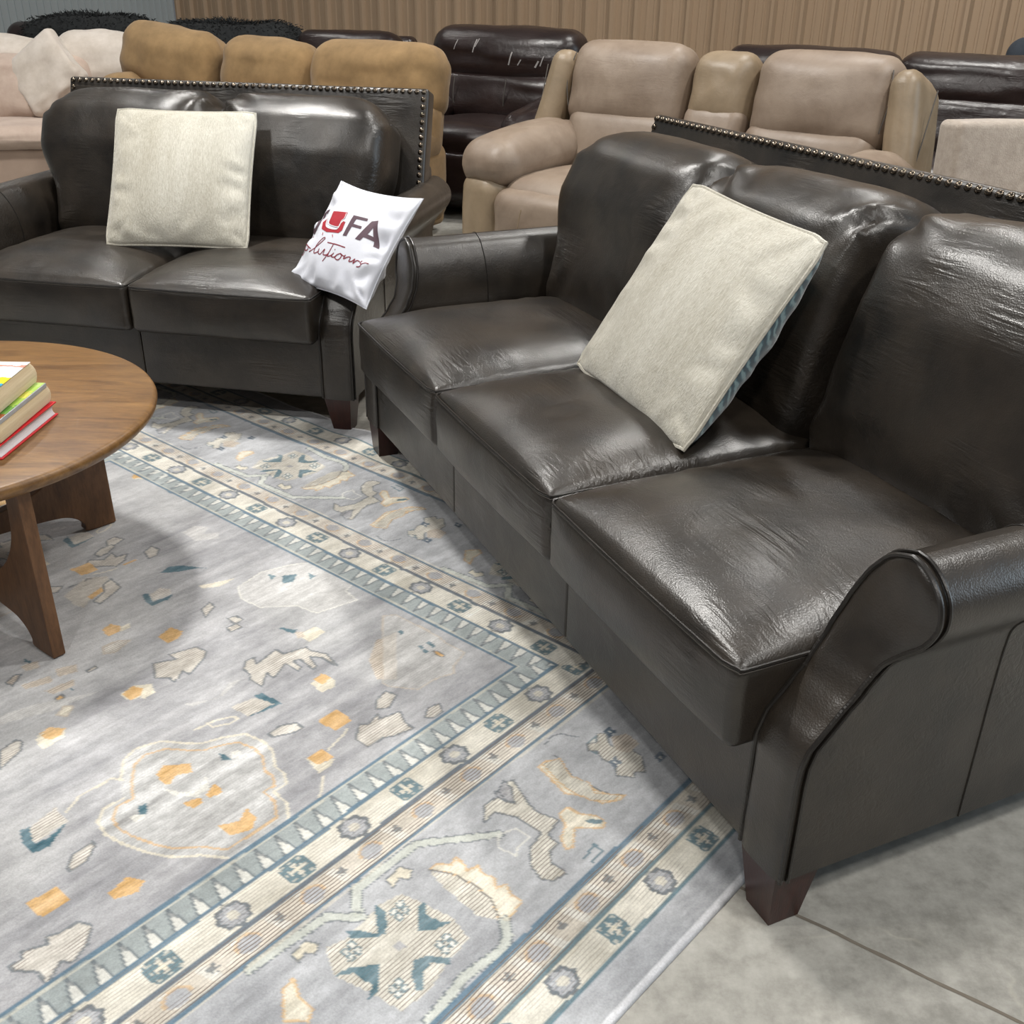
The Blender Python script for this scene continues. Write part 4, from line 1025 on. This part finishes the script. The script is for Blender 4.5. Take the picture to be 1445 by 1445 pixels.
part(t, 'arm', 'blush', (.20, .80, .24), .09, (.92, -.02, .50), None, (.02, .02, .02), 4)
o = part(None, 'folded_throw', 'cream_sofa', (.50, .15, .42), .07, (-3.22, 7.72, .74), RZ(9) @ RY(-38) @ RX(-24), (-.04, .02, .0), 13, (14, 8, 10), .016)
tag(o, 'pale cream throw slumped over the back of the cream sofa', 'throw')

# dark sofas along the far left with black shag throws
t = thing('brown_sofa', 'dark brown leather sofa under black shag throws along the far left', 'sofa', (-2.55, 8.72, 0), math.radians(-13))
part(t, 'base', 'espresso', (3.5, .86, .40), .04, (0, 0, .23))
for i, x in enumerate((-1.25, -.42, .42, 1.25)):
    part(t, 'seat_cushion', 'espresso', (.82, .70, .20), .07, (x, -.12, .46), None, (0, .02, .03), i)
    part(t, 'back_cushion', 'espresso', (.84, .26, .52), .11, (x, .22, .73), RX(-12), (0, .04, .01), i + 4, wr=.012)
for s in (-1, 1): part(t, 'arm', 'espresso', (.22, .9, .58), .09, (s * 1.72, -.02, .32))
part(t, 'back_shell', 'espresso', (3.4, .16, .86), .06, (0, .42, .53), RX(-8))
def shag(label, x, w, seed, z):
    c, s_ = math.cos(math.radians(-13)), math.sin(math.radians(-13)); lx, ly = x, .26
    loc = Vector((-2.55 + c * lx - s_ * ly, 8.72 + s_ * lx + c * ly, z))
    mb = MB().add(*rbox(w, .46, .34, .16, loc, RZ(-13), puff((.02, .02, .03), seed, .03), (30, 14, 12)))
    vs0 = list(mb.v); rnd = random.Random(seed)
    for f in mb.f[:]:
        p = sum((Vector(vs0[i]) for i in f), Vector()) / len(f); nn = (p - loc); nn.normalize()
        for _ in range(3):
            q = p + Vector((rnd.uniform(-.03, .03), rnd.uniform(-.03, .03), rnd.uniform(-.02, .02)))
            d = (nn + Vector((rnd.uniform(-.7, .7), rnd.uniform(-.7, .7), rnd.uniform(-.9, .2)))).normalized() * rnd.uniform(.015, .036)
            sd = Vector((rnd.uniform(-1, 1), rnd.uniform(-1, 1), rnd.uniform(-1, 1))).cross(d).normalized() * .005
            k = len(mb.v); mb.v += [tuple(q - sd), tuple(q + sd), tuple(q + d)]; mb.f.append((k, k + 1, k + 2))
    o = mb.build('shag_throw', 'shag', None, 'all'); tag(o, label, 'throw', 'black shag throws')
shag('black shag throw on the dark brown sofa, left one beneath the grey wall', -.92, 1.12, 3, .85)
shag('black shag throw on the dark brown sofa, right one behind the camel sofa', .26, 1.16, 8, .835)

# grey drape hanging on the left wall
rows = []
dd = Vector((.588, .809, 0)); nn = Vector((.809, -.588, 0)); dp = W0 - dd * 4.2 + nn * .10
rows = [[tuple(dp + dd * (i * .030 * 1.0) + nn * (.035 * math.sin(i * 1.1) + .015 * nz(i * .6, z, 2)) + Vector((0, 0, z))) for i in range(34)] for z in (1.15, 1.6, 2.1, 2.8, 3.6)]
o = MB().add(*grid(rows)).build('drape', 'drape'); md = o.modifiers.new('thick', 'SOLIDIFY'); md.thickness = .006
tag(o, 'grey folded drape hanging against the grey wall at the top left', 'drape')

# ------------------------------------------------------------------ light
def area(name, loc, size, power, col=(1, 1, 1), target=None, shape='DISK', sy=None):
    l = bpy.data.lights.new(name, 'AREA'); l.shape = shape; l.size = size; l.energy = power; l.color = col
    if sy: l.size_y = sy
    o = bpy.data.objects.new(name, l); C.objects.link(o); o.location = loc
    d = (Vector(target) if target else Vector((loc[0], loc[1], 0))) - Vector(loc)
    o.rotation_euler = d.to_track_quat('-Z', 'Y').to_euler(); return o
LIGHTS = [((-2.1, 4.4, 5.6), 300), ((2.4, -.6, 5.6), 150), ((-3.6, .6, 5.6), 110), ((3.2, 3.2, 5.6), 170), ((-3.2, 9.2, 5.6), 50), ((1.6, 6.6, 5.6), 120), ((-.6, -2.8, 5.6), 120)]
for p, e in LIGHTS: area('bay_lamp', p, .55, e, (1., .975, .93))
area('daylight_door', (7.5, 1.5, 2.6), 3.0, 150, (.74, .88, 1.), (0, 2.2, .4), 'RECTANGLE', 3.2)
w = bpy.data.worlds.new('world'); bpy.context.scene.world = w; w.use_nodes = True
bg = w.node_tree.nodes['Background']; bg.inputs['Color'].default_value = (.92, .95, 1., 1); bg.inputs['Strength'].default_value = .11
sc_ = bpy.context.scene
sc_.view_settings.view_transform = 'Standard'; sc_.view_settings.look = 'None'; sc_.view_settings.gamma = 1.; sc_.view_settings.exposure = 0.
sc_.view_settings.use_curve_mapping = False
sc_.cycles.max_bounces = 6
